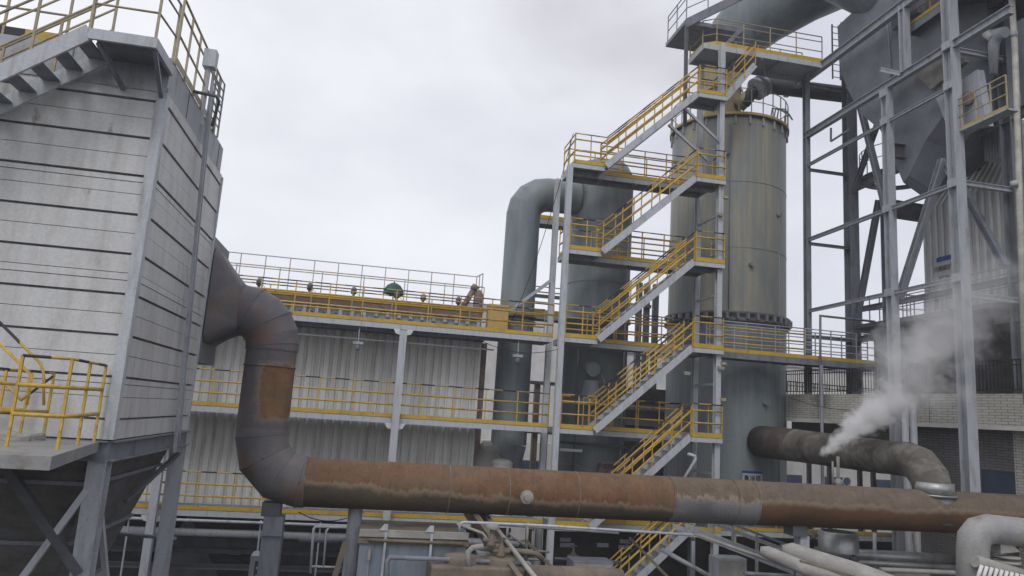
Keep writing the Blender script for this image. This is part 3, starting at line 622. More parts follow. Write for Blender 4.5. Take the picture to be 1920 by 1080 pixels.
# ------------------------------------------------------------------ quench tower
qt = thing('quench_tower', 'tall ochre-stained grey tower behind the right side of the stair tower', 'tower', (14.75, 28.5, 0))
qx, qy, qr = 14.78, 28.6, 2.46
MB().lathe((qx, qy, 0), [(qr, 4.25), (qr, 12.3)], 96).build('lower_shell', 'cyl', qt)
MB().lathe((qx, qy, 0), [(qr-.005, 12.6), (qr-.005, 20.9), (qr-.3, 21.2), (.7, 21.9)], 96).build('upper_shell', 'quench', qt)
MB().lathe((qx, qy, 0), [(qr+.01, 12.25), (qr+.14, 12.25), (qr+.14, 12.36), (qr+.03, 12.4), (qr+.03, 12.52), (qr+.14, 12.56), (qr+.14, 12.66), (qr, 12.66)], 96).build('flange', 'dark', qt)
lg = cached('flange_lug', lambda b: b.box((-.05, -.12, -.12), (.05, .12, .12)), ['mid'])
for i in range(22):
    t = R(-180+i*9); put(lg, 'flange_lug', qt, (qx+(qr+.13)*math.cos(t), qy+(qr+.13)*math.sin(t), 12.46))
for z in (10.1, 7.6, 15.3, 18.1): MB().lathe((qx, qy, 0), [(qr, z-.015), (qr+.012, z), (qr, z+.015)], 96).build('weld_seam', 'cyl', qt)
for a_, z_ in ((-95, 14.6), (-62, 16.9), (-118, 19.3), (-80, 9.1), (-48, 10.8)):
    MB().tube([(qx+qr*math.cos(R(a_))*.98, qy+qr*math.sin(R(a_))*.98, z_), (qx+(qr+.16)*math.cos(R(a_)), qy+(qr+.16)*math.sin(R(a_)), z_)], .09, 16).build('instrument_port', 'mid', qt)
for a_, z0_c, z1_c in ((-62, 4.3, 16.9), (-115, 12.7, 20.6)):
    MB().tube([(qx+(qr+.06)*math.cos(R(a_)), qy+(qr+.06)*math.sin(R(a_)), z0_c), (qx+(qr+.06)*math.cos(R(a_)), qy+(qr+.06)*math.sin(R(a_)), z1_c)], .022, 8).build('conduit', 'mid', qt)
for k_, a_ in enumerate((-100, -70, -40, -130)):
    for zz0, zz1 in (((4.3, 7.6), (10.1, 12.3)) if k_ % 2 else ((7.6, 10.1), )):
        MB().box((qx+qr*math.cos(R(a_))-.012, qy+qr*math.sin(R(a_))-.004, zz0), (qx+qr*math.cos(R(a_))+.012, qy+qr*math.sin(R(a_))+.02, zz1)).build('vertical_seam', 'cyl', qt)
# ring platform at the top
MB().lathe((qx, qy, 0), [(qr, 20.95), (qr+.12, 20.97), (qr+.12, 21.0), (qr-.2, 21.0)], 72).build('ring_deck', 'dark', qt)
MB().lathe((qx, qy, 0), [(qr+.12, 21.0), (qr+.13, 21.1), (qr+.12, 21.1)], 72).build('toe_board', 'yellowbrown', qt)
for k in range(26):
    t = R(k*360/26); put(cached('ring_bracket', lambda b: b.box((-.04, -.04, -.34), (.04, .04, 0)), ['galv']), 'ring_bracket', qt, (qx+(qr+.03)*math.cos(t), qy+(qr+.03)*math.sin(t), 20.95))
rp2 = [(qx+(qr+.08)*math.cos(R(a)), qy+(qr+.08)*math.sin(R(a)), 21.02) for a in range(-180, 181, 12)]
railing(qt, rp2, h=1.15, mids=(.5,), spacing=1.0, toe=0, mr='fade', pm='fade', topm='fade', r=.02)
MB().lathe((qx-.3, qy, 0), [(.82, 21.3), (.82, 23.6), (1.0, 24.9)], 40).build('neck', 'ochre', qt)
MB().lathe((qx-.3, qy, 0), [(.86, 23.0), (.90, 23.0), (.90, 23.1), (.86, 23.1)], 40).build('flange', 'fade', qt)
for k in range(3): MB().tube([(qx+1.2+.15*k, qy-1.5, 21.4), (qx+1.3+.15*k, qy-1.5, 21.95), (qx+1.9+.1*k, qy-1.5, 22.0-.1*k), (qx+2.2, qy-1.6, 21.5)], .03, 8).build('spray_pipe', 'galv', qt)
# sign 急冷塔
qs = thing('tower_sign', 'white sign reading 急冷塔 at the foot of the tall tower', 'sign', (14.0, 26, 5.8))
sa, sb_ = P(1392, 887, Y=26.0), P(1429, 908, Y=26.0)
MB().box((sa.x, 26.0, sb_.z-.25), (sb_.x, 26.03, sa.z)).build('plate', 'signwhite', qs)
MB().box((sa.x, 25.997, sa.z+.003), (sb_.x, 26.03, sa.z+.09)).build('header_strip', 'blue', qs)
text('急冷塔', ((sa.x+sb_.x)/2, 25.985, sa.z-.19), .235, qs, 'ink')
MB().bar((sa.x+.2, 26.03, sa.z-.1), (sa.x+.2, 26.4, sa.z-.1), .04, .04).build('bracket', 'dark', qs)

# ------------------------------------------------------------------ stair tower
st = thing('stair_tower', 'steel stair tower of yellow railed zigzag flights in front of the two vessels', 'stair tower', (9.4, 24.5, 0))
SX0, SX1, SF, SM, SB = 6.42, 12.35, 24.5, 25.35, 26.15
for (x, y, zt_) in ((SX0, SF+.05, 17.2), (SX0, SB+.15, 17.2), (SX1, SF-.0, 23.0), (SX1-.05, SB+.1, 23.0)):
    MB().hbeam((x, y, 0), (x, y, zt_), .2, .22, 0, Vector((0, 1, 0)), .02).build('column', 'galvlight', st)
fx0, fx1 = 7.75, 11.3
for k in range(0, 5):
    z = LV[k]; zu = LV[k+1]
    # left landing, long rear gallery, right landing
    deck(st, SX0+.12, fx0, SF, SM, z, .15, m='galvlight', dm='mid')
    deck(st, SX0+.12, SX1-.12, SM+.003, SB, z-.002, .17, m='galv', dm='mid')
    railing(st, [(SX0+.14, SF+.03, z), (fx0+.05, SF+.03, z)], spacing=.65, toe=.15)
    railing(st, [(SX0+.16, SB-.05, z), (SX0+.16, SF+.05, z)], spacing=.8, toe=.15) if k > 2 else None
    railing(st, [(fx0+.1, SM+.02, z), (fx1+(.1 if k else .1), SM+.02, z)], spacing=.9, toe=.15)
    railing(st, [(fx0-1.0, SB-.03, z), (SX1-.2, SB-.03, z)], spacing=1.0, toe=.12)
    deck(st, fx1, SX1+.12, SF-.25, SM, zu-.005, .15, m='galvlight', dm='mid')
    railing(st, [(fx1+.03, SF-.22, zu), (SX1+.1, SF-.22, zu), (SX1+.1, SM, zu)], spacing=.8, toe=.16)
    stair(st, fx0, z, fx1, zu, SF-.15, SF+.68)
# flight below level 0, and landings under it
deck(st, fx1, SX1+.12, SF-.25, SM, LV[0]-.005, .15, m='galvlight', dm='mid')
railing(st, [(fx1+.03, SF-.22, LV[0]), (SX1+.1, SF-.22, LV[0])], spacing=.8, toe=.16)
stair(st, 7.75, 1.25, fx1, LV[0], SF-.15, SF+.68)
# cross braces under the top flight and gallery
tb_ = MB()
tb_.bar((10.2, SF, 19.3), (11.9, SF+.1, 18.1), .1, .1); tb_.bar((SX1, SF+.05, 18.9), (10.7, SF+.05, 20.2), .09, .09); tb_.bar((11.0, SB, 20.0), (SX1, SB, 19.0), .09, .09)
tb_.build('brace', 'galv', st)
for z in (16.0, 12.9, 9.6, 6.4):
    MB().bar((SX1, SF+.1, z), (SX1-.05, SB, z), .08, .08).build('brace', 'galv', st)
MB().bar((SX0, SB+.1, 13.2), (3.9, SB+.6, 11.0), .12, .12).build('brace', 'galv', st)
# small upper flight from the top landing to the high bridge
st2 = MB(); stair(st, SX1+.15, LV[5], 13.9, 22.5, SF+.2, SF+.9, rails=False, soffit=True)
railing(st, [(SX1+.15, SF+.2, LV[5]), (13.9, SF+.2, 22.5)], h=1.0, spacing=.8, toe=0, r=.02)
railing(st, [(SX1-1.2, SM, LV[5]), (SX1+.1, SM, LV[5])], spacing=.6, toe=0)
# junction lights and wall lamps on the columns
for z in (9.0, 10.3, 16.6):
    MB().box((SX1+.08, SF-.2, z), (SX1+.26, SF-.05, z+.1)).bar((SX1, SF-.1, z+.08), (SX1+.2, SF-.12, z+.08), .02, .02).build('lamp', 'fade', st)

# gallery behind the U duct seen between duct and stair tower
for z, lb_ in ((16.6, 'short grey catwalk high between the inverted U duct and the stair tower'), (11.4, 'short catwalk halfway up behind the inverted U duct'), (13.6, 'short grey catwalk at the level of the fourth landing behind the U duct')):
    if z == 11.4: continue
    t = thing('catwalk', lb_, 'catwalk', (6.2, 30, z)); zz = z if z > 14 else 12.6
    zz = 17.35 if z > 16 else 13.2
    deck(t, 6.3, 8.2, 29.4, 30.2, zz-.9, .2, m='galv', dm='mid'); railing(t, [(6.3, 29.4, zz-.9), (8.2, 29.4, zz-.9)], spacing=.9)

wt = thing('tube_light', 'short white tube light fixed on the slim vessel above the rusty duct', 'light', (7.3, 26.3, 6.9))
q0, q1 = P(1050, 843, Y=26.35), P(1092, 842, Y=26.35)
MB().box((q0.x, 26.35, q0.z-.05), (q1.x, 26.42, q0.z+.05)).build('housing', 'white', wt); MB().box((q0.x+.03, 26.42, q0.z-.02), (q1.x-.03, 26.6, q0.z+.02)).build('bracket', 'mid', wt)
tag(MB().tube([P(1278, 905, Y=24.2), P(1304, 862, Y=24.2), P(1303, 855, Y=24.2), P(1290, 851, Y=24.2)], .055, 12).build('bent_pipe', 'galvlight'), 'white bent pipe rising behind the rusty duct below the lowest visible landing', 'pipe')
tag(MB().tube([P(1050, 829, Y=26.1), P(1180, 839, Y=26.1), P(1235, 843, Y=26.1)], .05, 10).build('cross_pipe', 'dark'), 'slim dark horizontal pipe crossing the foot of the slim vessel', 'pipe')
for i, (px, py) in enumerate(((1350, 402), (1352, 690), (1288, 700))):
    q = P(px, py, Y=24.3); t = thing('flood_light', ['small floodlight clamped on the stair tower column high beside the tall tower', 'small floodlight hanging under the right landing beside the tall tower base', 'small floodlight left of the tower column under the right landing'][i], 'floodlight', q)
    MB().box(q-Vector((.1, .06, .06)), q+Vector((.1, .06, .06))).build('lamp_body', 'fade', t); MB().bar(q+Vector((0, .05, 0)), q+Vector((0, .3, .1)), .03, .03).build('bracket', 'mid', t)

# ------------------------------------------------------------------ right walkway joining the tower
wr = thing('walkway', 'steel walkway with yellow rails running right from the stair tower past the tall tower', 'walkway', (16, 25.2, 10.6), 'steel walkways')
deck(wr, SX1+.14, 19.6, 25.0, 25.85, LV[2]+.02, .2, m='mid', dm='mid')
railing(wr, [(SX1+.2, 25.02, LV[2]+.02), (16.2, 25.02, LV[2]+.02)], spacing=1.25, mids=(.3, .55, .8), mr='yellow', topm='galv', pm='fade', toe=.15)
railing(wr, [(16.25, 25.02, LV[2]+.02), (19.55, 25.02, LV[2]+.02)], spacing=1.25, mids=(.3, .55, .8), mr='galv', topm='galv', pm='galv', toe=.15)
railing(wr, [(SX1+.2, 25.83, LV[2]+.02), (19.55, 25.83, LV[2]+.02)], spacing=1.25, mids=(.3, .55, .8), mr='galv', topm='galv', pm='galv', toe=0)
MB().tube([P(1538, 740, Y=24.9), P(1538, 592, Y=24.9), P(1640, 603, Y=24.9)], .045, 10).build('handrail_loop', 'mid', wr)
wl = walkway(LV[0], SX1+.2, 21, F, 25.9, 'lowest steel walkway with yellow toe board under the right half of the rusty duct')

# ------------------------------------------------------------------ high bridge and platforms
hb = thing('high_bridge', 'high steel bridge with yellow toe board linking stair tower and steel frame at the top', 'bridge', (14.3, 25, 23.0))
deck(hb, 11.75, 17.0, 24.85, 26.3, 23.15, .2, m='galvlight', dm='galvlight', ribs=1.7)
railing(hb, [(17.0, 24.87, 23.15), (12.3, 24.87, 23.15), (11.85, 25.2, 23.15), (11.8, 26.25, 23.15)], h=1.15, spacing=1.05, mr='fade', pm='fade', topm='fade', toe=.18)
railing(hb, [(17.0, 26.28, 23.15), (11.8, 26.28, 23.15)], h=1.15, spacing=1.05, mr='fade', pm='fade', topm='fade', toe=0)
MB().bar((12.4, 24.9, 22.9), (13.1, 26.2, 22.9), .1, .1).bar((14.3, 24.9, 22.9), (15.2, 26.2, 22.9), .08, .08).build('brace', 'galv', hb)
cp = thing('top_platform', 'dark platform slab with rail in the upper middle, above the high bridge', 'platform', (12.5, 26, 24))
pa = [(11.15, 25.0, 24.0), (13.3, 25.0, 25.45), (16.0, 25.3, 27.2), (17.5, 29, 27.2), (14, 29.2, 25.2), (11.2, 26.6, 24.0)]
MB().box((11.0, 25.0, 23.95), (13.2, 27.0, 24.12)).build('deck_plate', 'mid', cp)
MB().prism([(11.0, 24.9, 24.1), (13.9, 24.9, 26.1), (13.9, 24.9, 25.7), (11.0, 24.9, 23.7)], (0, .12, 0)).build('edge_beam', 'mid', cp); MB().prism([(13.2, 27.0, 24.1), (14.9, 27.0, 26.1), (14.9, 27.0, 25.7), (13.2, 27.0, 23.7)], (0, .12, 0)).build('edge_beam', 'mid', cp)
railing(cp, [(11.05, 26.9, 24.12), (11.05, 25.03, 24.12), (12.9, 25.03, 25.3)], h=1.2, spacing=.9, mr='mid', pm='mid', topm='mid', toe=0)
MB().bar((11.08, 25.0, 19.6), (11.05, 25.0, 23.9), .12, .12).build('post', 'dark', cp)

# big elbow duct above the neck
ed = thing('offtake_duct', 'huge dark grey offtake duct sweeping up right from the tall tower neck', 'duct', (15, 28.6, 23))
MB().tube([(14.55, 28.5, 24.8), (14.9, 28.2, 25.7), (15.7, 27.6, 26.7), (17.2, 26.6, 27.7), (18.6, 25.8, 28.3)], [1.05, 1.28, 1.5, 1.6, 1.6], 48, smooth=True).build('elbow', 'cyl', ed)
MB().tube([P(1400, 60, Y=27.9), P(1400, 56, Y=27.9)], 1.05, 40).build('flange', 'mid', ed)
xd = thing('crossover_duct', 'light grey crossover duct cropped by the top edge beside the steel frame', 'duct', (17, 24, 24.5))
MB().tube([P(1540, -75, Y=24.5), P(1600, -55, Y=23.6), P(1660, -28, Y=22.8), P(1720, -40, Y=22.0), P(1800, -130, Y=21.2)], [1.35, 1.4, 1.4, 1.35, 1.2], 48).build('duct_shell', 'cyl', xd)
MB().tube([P(1618, -52, Y=23.3), P(1621, -51, Y=23.26)], 1.45, 48).build('flange', 'galvlight', xd)
hp_ = thing('cross_pipe', 'dark pipe running from the tall tower neck right to the steel frame', 'pipe', (17, 27, 22.6))
MB().tube([P(1395, 195, Y=27.6), P(1412, 170, Y=27.2), P(1440, 160, Y=27), P(1590, 178, Y=27), P(1640, 184, Y=27)], [.26, .28, .36, .36, .36], 24).build('pipe_shell', 'dark', hp_)
for fx in (1417, 1427): MB().tube([P(fx, 168-(fx-1417)*.6, Y=27), P(fx+5, 165-(fx-1417)*.6, Y=27)], .50, 24).build('flange', 'galv', hp_)
MB().tube([P(1385, 200, Y=27.8), P(1405, 180, Y=27.4)], .3, 20).build('valve_body', 'ochre', hp_)

# ------------------------------------------------------------------ right steel frame
sf = thing('hopper_tower', 'tall grey steel frame of columns and sloping beams holding the cone hopper on the right', 'steel frame', (18, 22, 0))
UPY = Vector((0, 1, 0))
def col(x, y, z0, z1, w_, m_='galv'): MB().hbeam((x, y, z0), (x, y, z1), w_, w_, 0, UPY, .025).build('column', m_, sf)
def beam(p, q, w_, h, m_='galv', nm='beam'): MB().hbeam(p, q, w_, h, 0, None, .02).build(nm, m_, sf)
col(17.0, 26.0, 9.5, 23.0, .22, 'mid'); col(17.0, 21.15, 0, 20.3, .28, 'galv'); col(17.0, 20.2, 20.5, 23.0, .26, 'galv'); col(17.0, 18.22, 0, 30, .34, 'galv')
col(19.0, 25.94, 9.5, 26, .42, 'mid'); col(19.05, 23.9, 9.5, 18.4, .32, 'mid'); col(19.1, 18.27, 6, 30, .42, 'mid')
for z, w_, h in ((23.0, .22, .34), (20.4, .2, .26), (19.05, .10, .12), (15.85, .12, .14), (12.9, .10, .14)):
    beam((17.0, 26.1 if z < 22 else 27.6, z), (17.0, 16.0 if z > 20 else 18.3, z), w_, h, 'galv')
for z, w_, h in ((23.0, .24, .4), (18.3, .24, .32), (13.1, .16, .2), (11.9, .2, .24)):
    beam((19.05, 26.1, z), (19.05, 15, z), w_, h, 'mid')
for z in (22.7, 18.9, 15.72, 11.9):
    beam((17.0, 26.0, z), (19.0, 26.0, z), .1, .12, 'mid')
for z in (20.3, 15.9, 12.4): beam((17.1, 18.22, z), (19.0, 18.25, z), .14, .16, 'galvlight')
beam((17.2, 21.15, 18.0), (24, 21.5, 18.2), .2, .5, 'dark'); beam((19.1, 23.9, 16.9), (26, 24.3, 16.9), .2, .7, 'dark')
def diag(a, b_, w_=.2, m_='mid'): MB().hbeam(a, b_, w_, w_, 0, None, .02).build('brace', m_, sf)
diag(P(1612, 195, X=18.6), P(1663, 400, X=18.6), .2, 'galv'); diag(P(1655, 205, X=18.7), P(1598, 365, X=18.7), .18)
diag(P(1648, 375, X=18.9), P(1603, 620, X=18.9), .2); diag(P(1768, 300, X=17.6), P(1686, 560, X=17.6), .22, 'galv')
diag(P(1765, 300, X=17.7), P(1800, 350, X=17.7), .16, 'galv'); diag(P(1806, 355, X=18.5), P(1885, 500, X=18.5), .2, 'mid')
MB().bar(P(1558, 240, X=17), P(1558, 265, X=17), .06, .06).bar(P(1558, 265, X=17), P(1592, 243, X=17), .06, .06).build('bracket', 'mid', sf)
beam(P(1652, 130, X=16.9), P(1688, 138, X=16.9), .1, .14, 'galvlight')
gp = cached('gusset_plate', lambda b: b.box((-.012, -.17, -.13), (.012, .17, .13)), ['galv'])
for yy in (21.15, 18.22):
    for z in (20.4, 19.05, 15.85, 12.9):
        if z == 20.4 and yy == 21.15: z = 20.1
        put(gp, 'gusset_plate', sf, (16.83-(.02 if yy < 19 else 0), yy, z))
# ladder on the rear column
ld = MB(); 
for dx in (0, .38): ld.bar((18.55+dx, 26.4, 23.4), (18.55+dx, 26.4, 26), .05, .05)
for i in range(9): ld.bar((18.55, 26.4, 23.5+i*.3), (18.93, 26.4, 23.5+i*.3), .025, .025)
ld.build('ladder', 'mid', sf)
dp = thing('drain_pipe', 'cream downpipe running full height at the right edge of the photo', 'pipe', (18, 17, 0))
MB().tube([P(1893, -60, Y=17.0), P(1903, 90, Y=17.0), P(1912, 380, Y=17.0), P(1925, 760, Y=17.0)], .085, 16).build('pipe_shell', mat('cream_pipe', (.52, .51, .44), (.38, .37, .33), 3), dp)
for y_ in (60, 340): MB().tube([P(1901, y_, Y=17.0), P(1902, y_+10, Y=17.0)], .1, 16).build('pipe_clamp', 'galv', dp)

# cone hopper in the frame
ch = thing('cone_hopper', 'big dark grey cone hopper hanging inside the steel frame at upper right', 'hopper', (19.9, 21.8, 15))
HP = mat('hopper_paint', (.20, .22, .25), (.145, .155, .17), 1.2, .4, .7, (1, 1, 1), .55)
ol = [P(*a, X=18.5) for a in ((1590, 40), (1594, 115), (1600, 142), (1612, 172), (1628, 202), (1650, 232), (1688, 262), (1715, 318), (1742, 378), (1756, 362), (1795, 285), (1850, 215), (1850, -60), (1700, -60))]
ctr = sum(ol, Vector())/len(ol)
fr = [Vector((17.65, ctr.y+(p.y-ctr.y)*.84, ctr.z+.2+(p.z-ctr.z-.2)*.86)) for p in ol]
bk_ = [Vector((21.0, ctr.y+(p.y-ctr.y)*.8, ctr.z+1.2+(p.z-ctr.z-1.2)*.70)) for p in ol]
hb_ = MB(); hb_.loft(fr, ol); hb_.loft(ol, bk_); hb_.add(fr, [tuple(range(len(fr)))]); hb_.add(bk_, [tuple(range(len(bk_)))])
hb_.build('shell', HP, ch)
sl_ = MB(); a_ = P(1667, 45, X=17.6); sl_.tube([P(1663, 45, X=17.62), P(1670, 110, X=17.62), P(1672, 165, X=17.62)], .03, 8); sl_.build('weld_seam', 'mid', ch)
bxp = [P(1712, 135, X=17.5), P(1776, 92, X=17.5), P(1810, 115, X=17.5), P(1745, 168, X=17.5)]
MB().prism(bxp, (.16, 0, 0)).build('access_cover', mat('dusty_beige_plate', (.25, .245, .225), (.18, .17, .155), 3), ch)
MB().prism([P(1754, 182, X=17.42), P(1832, 130, X=17.42), P(1850, 235, X=17.42), P(1780, 248, X=17.42)], (.25, 0, 0)).build('side_casing', 'galv', ch)
q = P(1816, 186, X=17.4); MB().tube([q+Vector((.1, 0, 0)), q+Vector((-.12, -.05, 0))], .22, 24).build('manhole', 'pink', ch)
MB().box(P(1670, 30, X=17.3), P(1790, 60, X=18.8)+Vector((0, 0, .5))).build('roof_channel', 'mid', ch)

cwl = thing('clad_duct', 'pale ribbed duct casing at the top right behind the near columns', 'duct', (19.6, 17, 15))
ca, cb_ = P(1838, 70, X=19.6), P(1882, 290, X=19.6)
MB().box((19.6, cb_.y, cb_.z), (20.4, ca.y, ca.z)).build('casing', 'panel', cwl)
for k in range(7):
    y_ = cb_.y+(ca.y-cb_.y)*k/6; MB().box((19.55, y_-.03, cb_.z), (19.597, y_+.03, ca.z)).build('casing_rib', 'galvlight', cwl)
bp_ = thing('vent_pipe', 'pale bulbous vent pipe elbow at the top right between the near columns', 'pipe', P(1865, 70, X=18.4))
MB().tube([P(1862, 140, X=18.4), P(1863, 85, X=18.4), P(1868, 65, X=18.4), P(1885, 60, X=18.4)], [.12, .16, .2, .17], 16).build('pipe_shell', 'galvlight', bp_)
MB().tube([P(1850, 62, X=18.3), P(1862, 72, X=18.3)], .14, 16).build('lamp_globe', 'white', bp_)
# small platform with yellow rail on the frame
fp = thing('service_platform', 'small service platform with yellow toe board beside the boiler behind the near column', 'platform', (18.6, 19, 17.2))
a, b_ = P(1795, 252, X=17.35), P(1880, 222, X=17.35)
zz = (a.z+b_.z)/2
MB().box((17.0, b_.y-.5, zz-.06), (17.4, a.y, zz)).build('deck_plate', 'galv', fp)
railing(fp, [(17.02, a.y, zz), (17.02, b_.y-.5, zz)], h=1.0, spacing=.6, mr='fade', pm='fade', topm='fade', toe=.1, toem='yellowbrown')

ub = thing('upper_gallery', 'dark gallery with a yellow toe board at the top right corner', 'gallery', (18, 18.5, 22))
deck(ub, 17.25, 20.0, 15.5, 20.4, 22.3, .25, m='mid', dm='dark'); railing(ub, [(17.3, 20.3, 22.3), (17.3, 15.5, 22.3)], h=1.1, spacing=.9)

# ------------------------------------------------------------------ boiler casing with ribs
bo = thing('boiler_casing', 'ribbed grey boiler casing with tapered top behind the right steel frame', 'boiler', (22, 22, 9))
bx0, bx1, by0, by1 = 20.5, 23.5, 19.3, 23.6
z0_, z1_, z2_ = 9.5, 16.9, 19.4
lv = [[(bx0, by0), (bx1, by0), (bx1, by1), (bx0, by1)], [(bx0+1.2, by0+.3), (bx1-.6, by0+.3), (bx1-.6, by1-1.3), (bx0+1.2, by1-1.3)]]
b1 = MB(); V = lambda l, z: [Vector((x, y, z)) for x, y in l]
b1.loft(V(lv[0], z0_), V(lv[0], z1_)); b1.loft(V(lv[0], z1_), V(lv[1], z2_)); b1.add(V(lv[1], z2_), [(0, 1, 2, 3)])
b1.build('casing', 'panel', bo)
rb = MB(); nr = 14
for i in range(nr+1):
    t = i/nr; y = by0+(by1-by0)*t; y2 = by0+.3+(by1-1.3-by0-.3)*t
    rb.bar((bx0-.04, y, z0_), (bx0-.04, y, z1_), .06, .08, 0, UPY); rb.bar((bx0-.04, y, z1_), (bx0+1.16, y2, z2_), .06, .08, 0, UPY)
for i in range(9):
    t = i/8; x = bx0+(bx1-bx0)*t; x2 = bx0+1.2+(bx1-.6-bx0-1.2)*t
    rb.bar((x, by0-.04, z0_), (x, by0-.04, z1_), .08, .06, 0, UPY); rb.bar((x, by0-.04, z1_), (x2, by0+.26, z2_), .08, .06, 0, UPY)
rb.build('casing_rib', 'white', bo)
bs = thing('boiler_sign', 'white sign with a blue header and black characters on the ribbed boiler casing', 'sign', (20.3, 22, 13.5))
sxx = 20.36; s0, s1 = P(1756, 484, X=sxx), P(1793, 473, X=sxx); s2 = P(1756, 520, X=sxx)
MB().box((sxx, s1.y, s2.z), (sxx+.03, s0.y, s0.z)).build('plate', 'signwhite', bs)
MB().box((sxx-.005, s1.y, s0.z-.18), (sxx+.03, s0.y, s0.z+.003)).build('header_strip', 'blue', bs)
text('余热锅炉-SN', (sxx-.01, (s0.y+s1.y)/2, s0.z-.45), .22, bs, 'ink', rz=-math.pi/2)
# rail galleries around the boiler and round one on the left
gb = thing('boiler_gallery', 'dark railed gallery wrapped round the lower boiler casing', 'gallery', (20, 22, 12))
deck(gb, 19.4, 20.45, 18.6, 24.4, 12.55, .2, m='mid', dm='dark'); railing(gb, [(20.4, 24.4, 12.55), (19.45, 24.4, 12.55), (19.45, 18.7, 12.55)], h=1.1, spacing=.9, mr='galv', pm='galv', topm='galv', toe=0)
g2 = thing('round_gallery', 'curved railed balcony seen against the sky left of the boiler casing', 'gallery', (19.5, 26, 12))
cxx, cyy = 21.2, 26.2
arc = [(cxx+1.6*math.cos(R(a)), cyy+1.6*math.sin(R(a)), 12.6) for a in range(120, 301, 15)]
railing(g2, arc, h=1.1, spacing=.8, mids=(.5,), mr='galv', pm='galv', topm='galv', toe=0); MB().lathe((cxx, cyy, 12.5), [(0, 0), (1.6, 0), (1.6, .1), (0, .1)], 40).build('deck_plate', 'dark', g2)
arc = [(cxx+.3+1.5*math.cos(R(a)), cyy+1.5*math.sin(R(a)), 19.2) for a in range(120, 301, 15)]
g3 = thing('round_gallery', 'upper curved railed balcony against the sky beside the cone hopper tip', 'gallery', (20, 26, 17))
railing(g3, arc, h=1.1, spacing=.8, mids=(.5,), mr='galv', pm='galv', topm='galv', toe=0); MB().lathe((cxx+.3, cyy, 19.1), [(1.1, 0), (1.52, 0), (1.52, .08), (1.1, .08)], 40).build('deck_plate', 'dark', g3)

# dark equipment house below the boiler
eh = thing('equipment_house', 'sooty equipment house in steam on the brick building roof', 'equipment house', (21, 21, 9.4))
MB().box((18.9, 19.2, 9.3), (24.5, 24.6, 12.2)).build('walls', 'hopper', eh)
MB().box((18.4, 18.6, 12.2), (24.6, 25.2, 12.35)).build('roof', 'dark', eh)
for y in (19.5, 20.8, 22.1, 23.4): MB().box((18.86, y, 9.6), (18.9, y+1.0, 11.7)).build('wall_panel', 'mid' if y > 22 else 'dark', eh)
MB().prism([(18.6, 24.4, 12.1), (18.6, 22.9, 12.1), (18.6, 23.3, 10.2)], (.25, 0, 0)).build('chute', 'cyl', eh)
MB().box((18.55, 20.6, 9.6), (18.85, 21.2, 10.6)).tube([(18.6, 20.9, 10.6), (18.6, 21.4, 10.9), (18.6, 22.0, 10.6)], .1, 10).build('pump_set', 'black', eh)
nb = thing('dark_annex', 'dark sooty annex block filling the right edge behind the near column', 'building', (27, 16, 0))
MB().box((22.0, 12, 0), (34, 19.0, 40)).build('wall', 'hopper', nb)
MB().box((21.95, 18.2, 0), (22.0, 18.9, 40)).box((21.95, 15, 0), (22.0, 15.5, 40)).build('pilaster', 'mid', nb)

# ------------------------------------------------------------------ brick building
bb = thing('brick_building', 'white glazed brick building with parapet on the right behind the branch duct', 'building', (18, 22, 0))
pa, pb = Vector((16.5, 27.6, 0)), Vector((18.55, 17.2, 0)); d = (pb-pa).normalized(); nrm = Vector((-d.y, d.x, 0)) * -1
if nrm.x < 0: nrm = -nrm
def slab(t0, t1, z0, z1, off=0, th=.25, m_='brick', nm='wall'):
    a = pa+d*t0+nrm*off; b_ = pa+d*t1+nrm*off; dd = nrm*th
    return MB().prism([(a.x, a.y, z0), (b_.x, b_.y, z0), (b_.x, b_.y, z1), (a.x, a.y, z1)], dd).build(nm, m_, bb)
Lw = (pb-pa).length
slab(0, 10.4, 8.62, 9.56, 0, .2, 'brick', 'parapet'); slab(0, 10.4, 8.5, 8.617, -.03, .3, 'whitewall', 'cornice')
MB().prism([(pa.x+.15, pa.y, 8.55), (pb.x+.15, pb.y, 8.55), (34, 17.2, 8.55), (34, 27.6, 8.55)], (0, 0, .12)).build('roof', 'dark', bb)
slab(6.0, 10.4, 4.2, 8.5, .6, .3, 'greybrick'); slab(0, 6.0, 7.2, 8.5, .9, .3, 'greybrick')
slab(6.0, 10.4, 0, 4.2, .6, .3, 'greybrick')
slab(8.3, 10.3, 5.0, 7.3, .57, .05, 'glass', 'window')
slab(9.35, 10.4, 4.2, 8.5, .52, .06, 'brick', 'pier')
for t in (2.35, 4.7, 7.05): slab(t, t+.02, 8.63, 9.54, -.004, .01, 'hopper', 'parapet_joint')
yb = thing('brick_pillar', 'cream brick pillar at the right edge under the drain pipe', 'pillar', (19, 16.6, 0))
MB().box((18.35, 16.0, 0), (19.6, 17.1, 9.25)).build('shaft', 'ybrick', yb)
MB().box((18.3, 15.95, 9.25), (19.7, 17.15, 9.7)).build('cap', 'dark', yb)
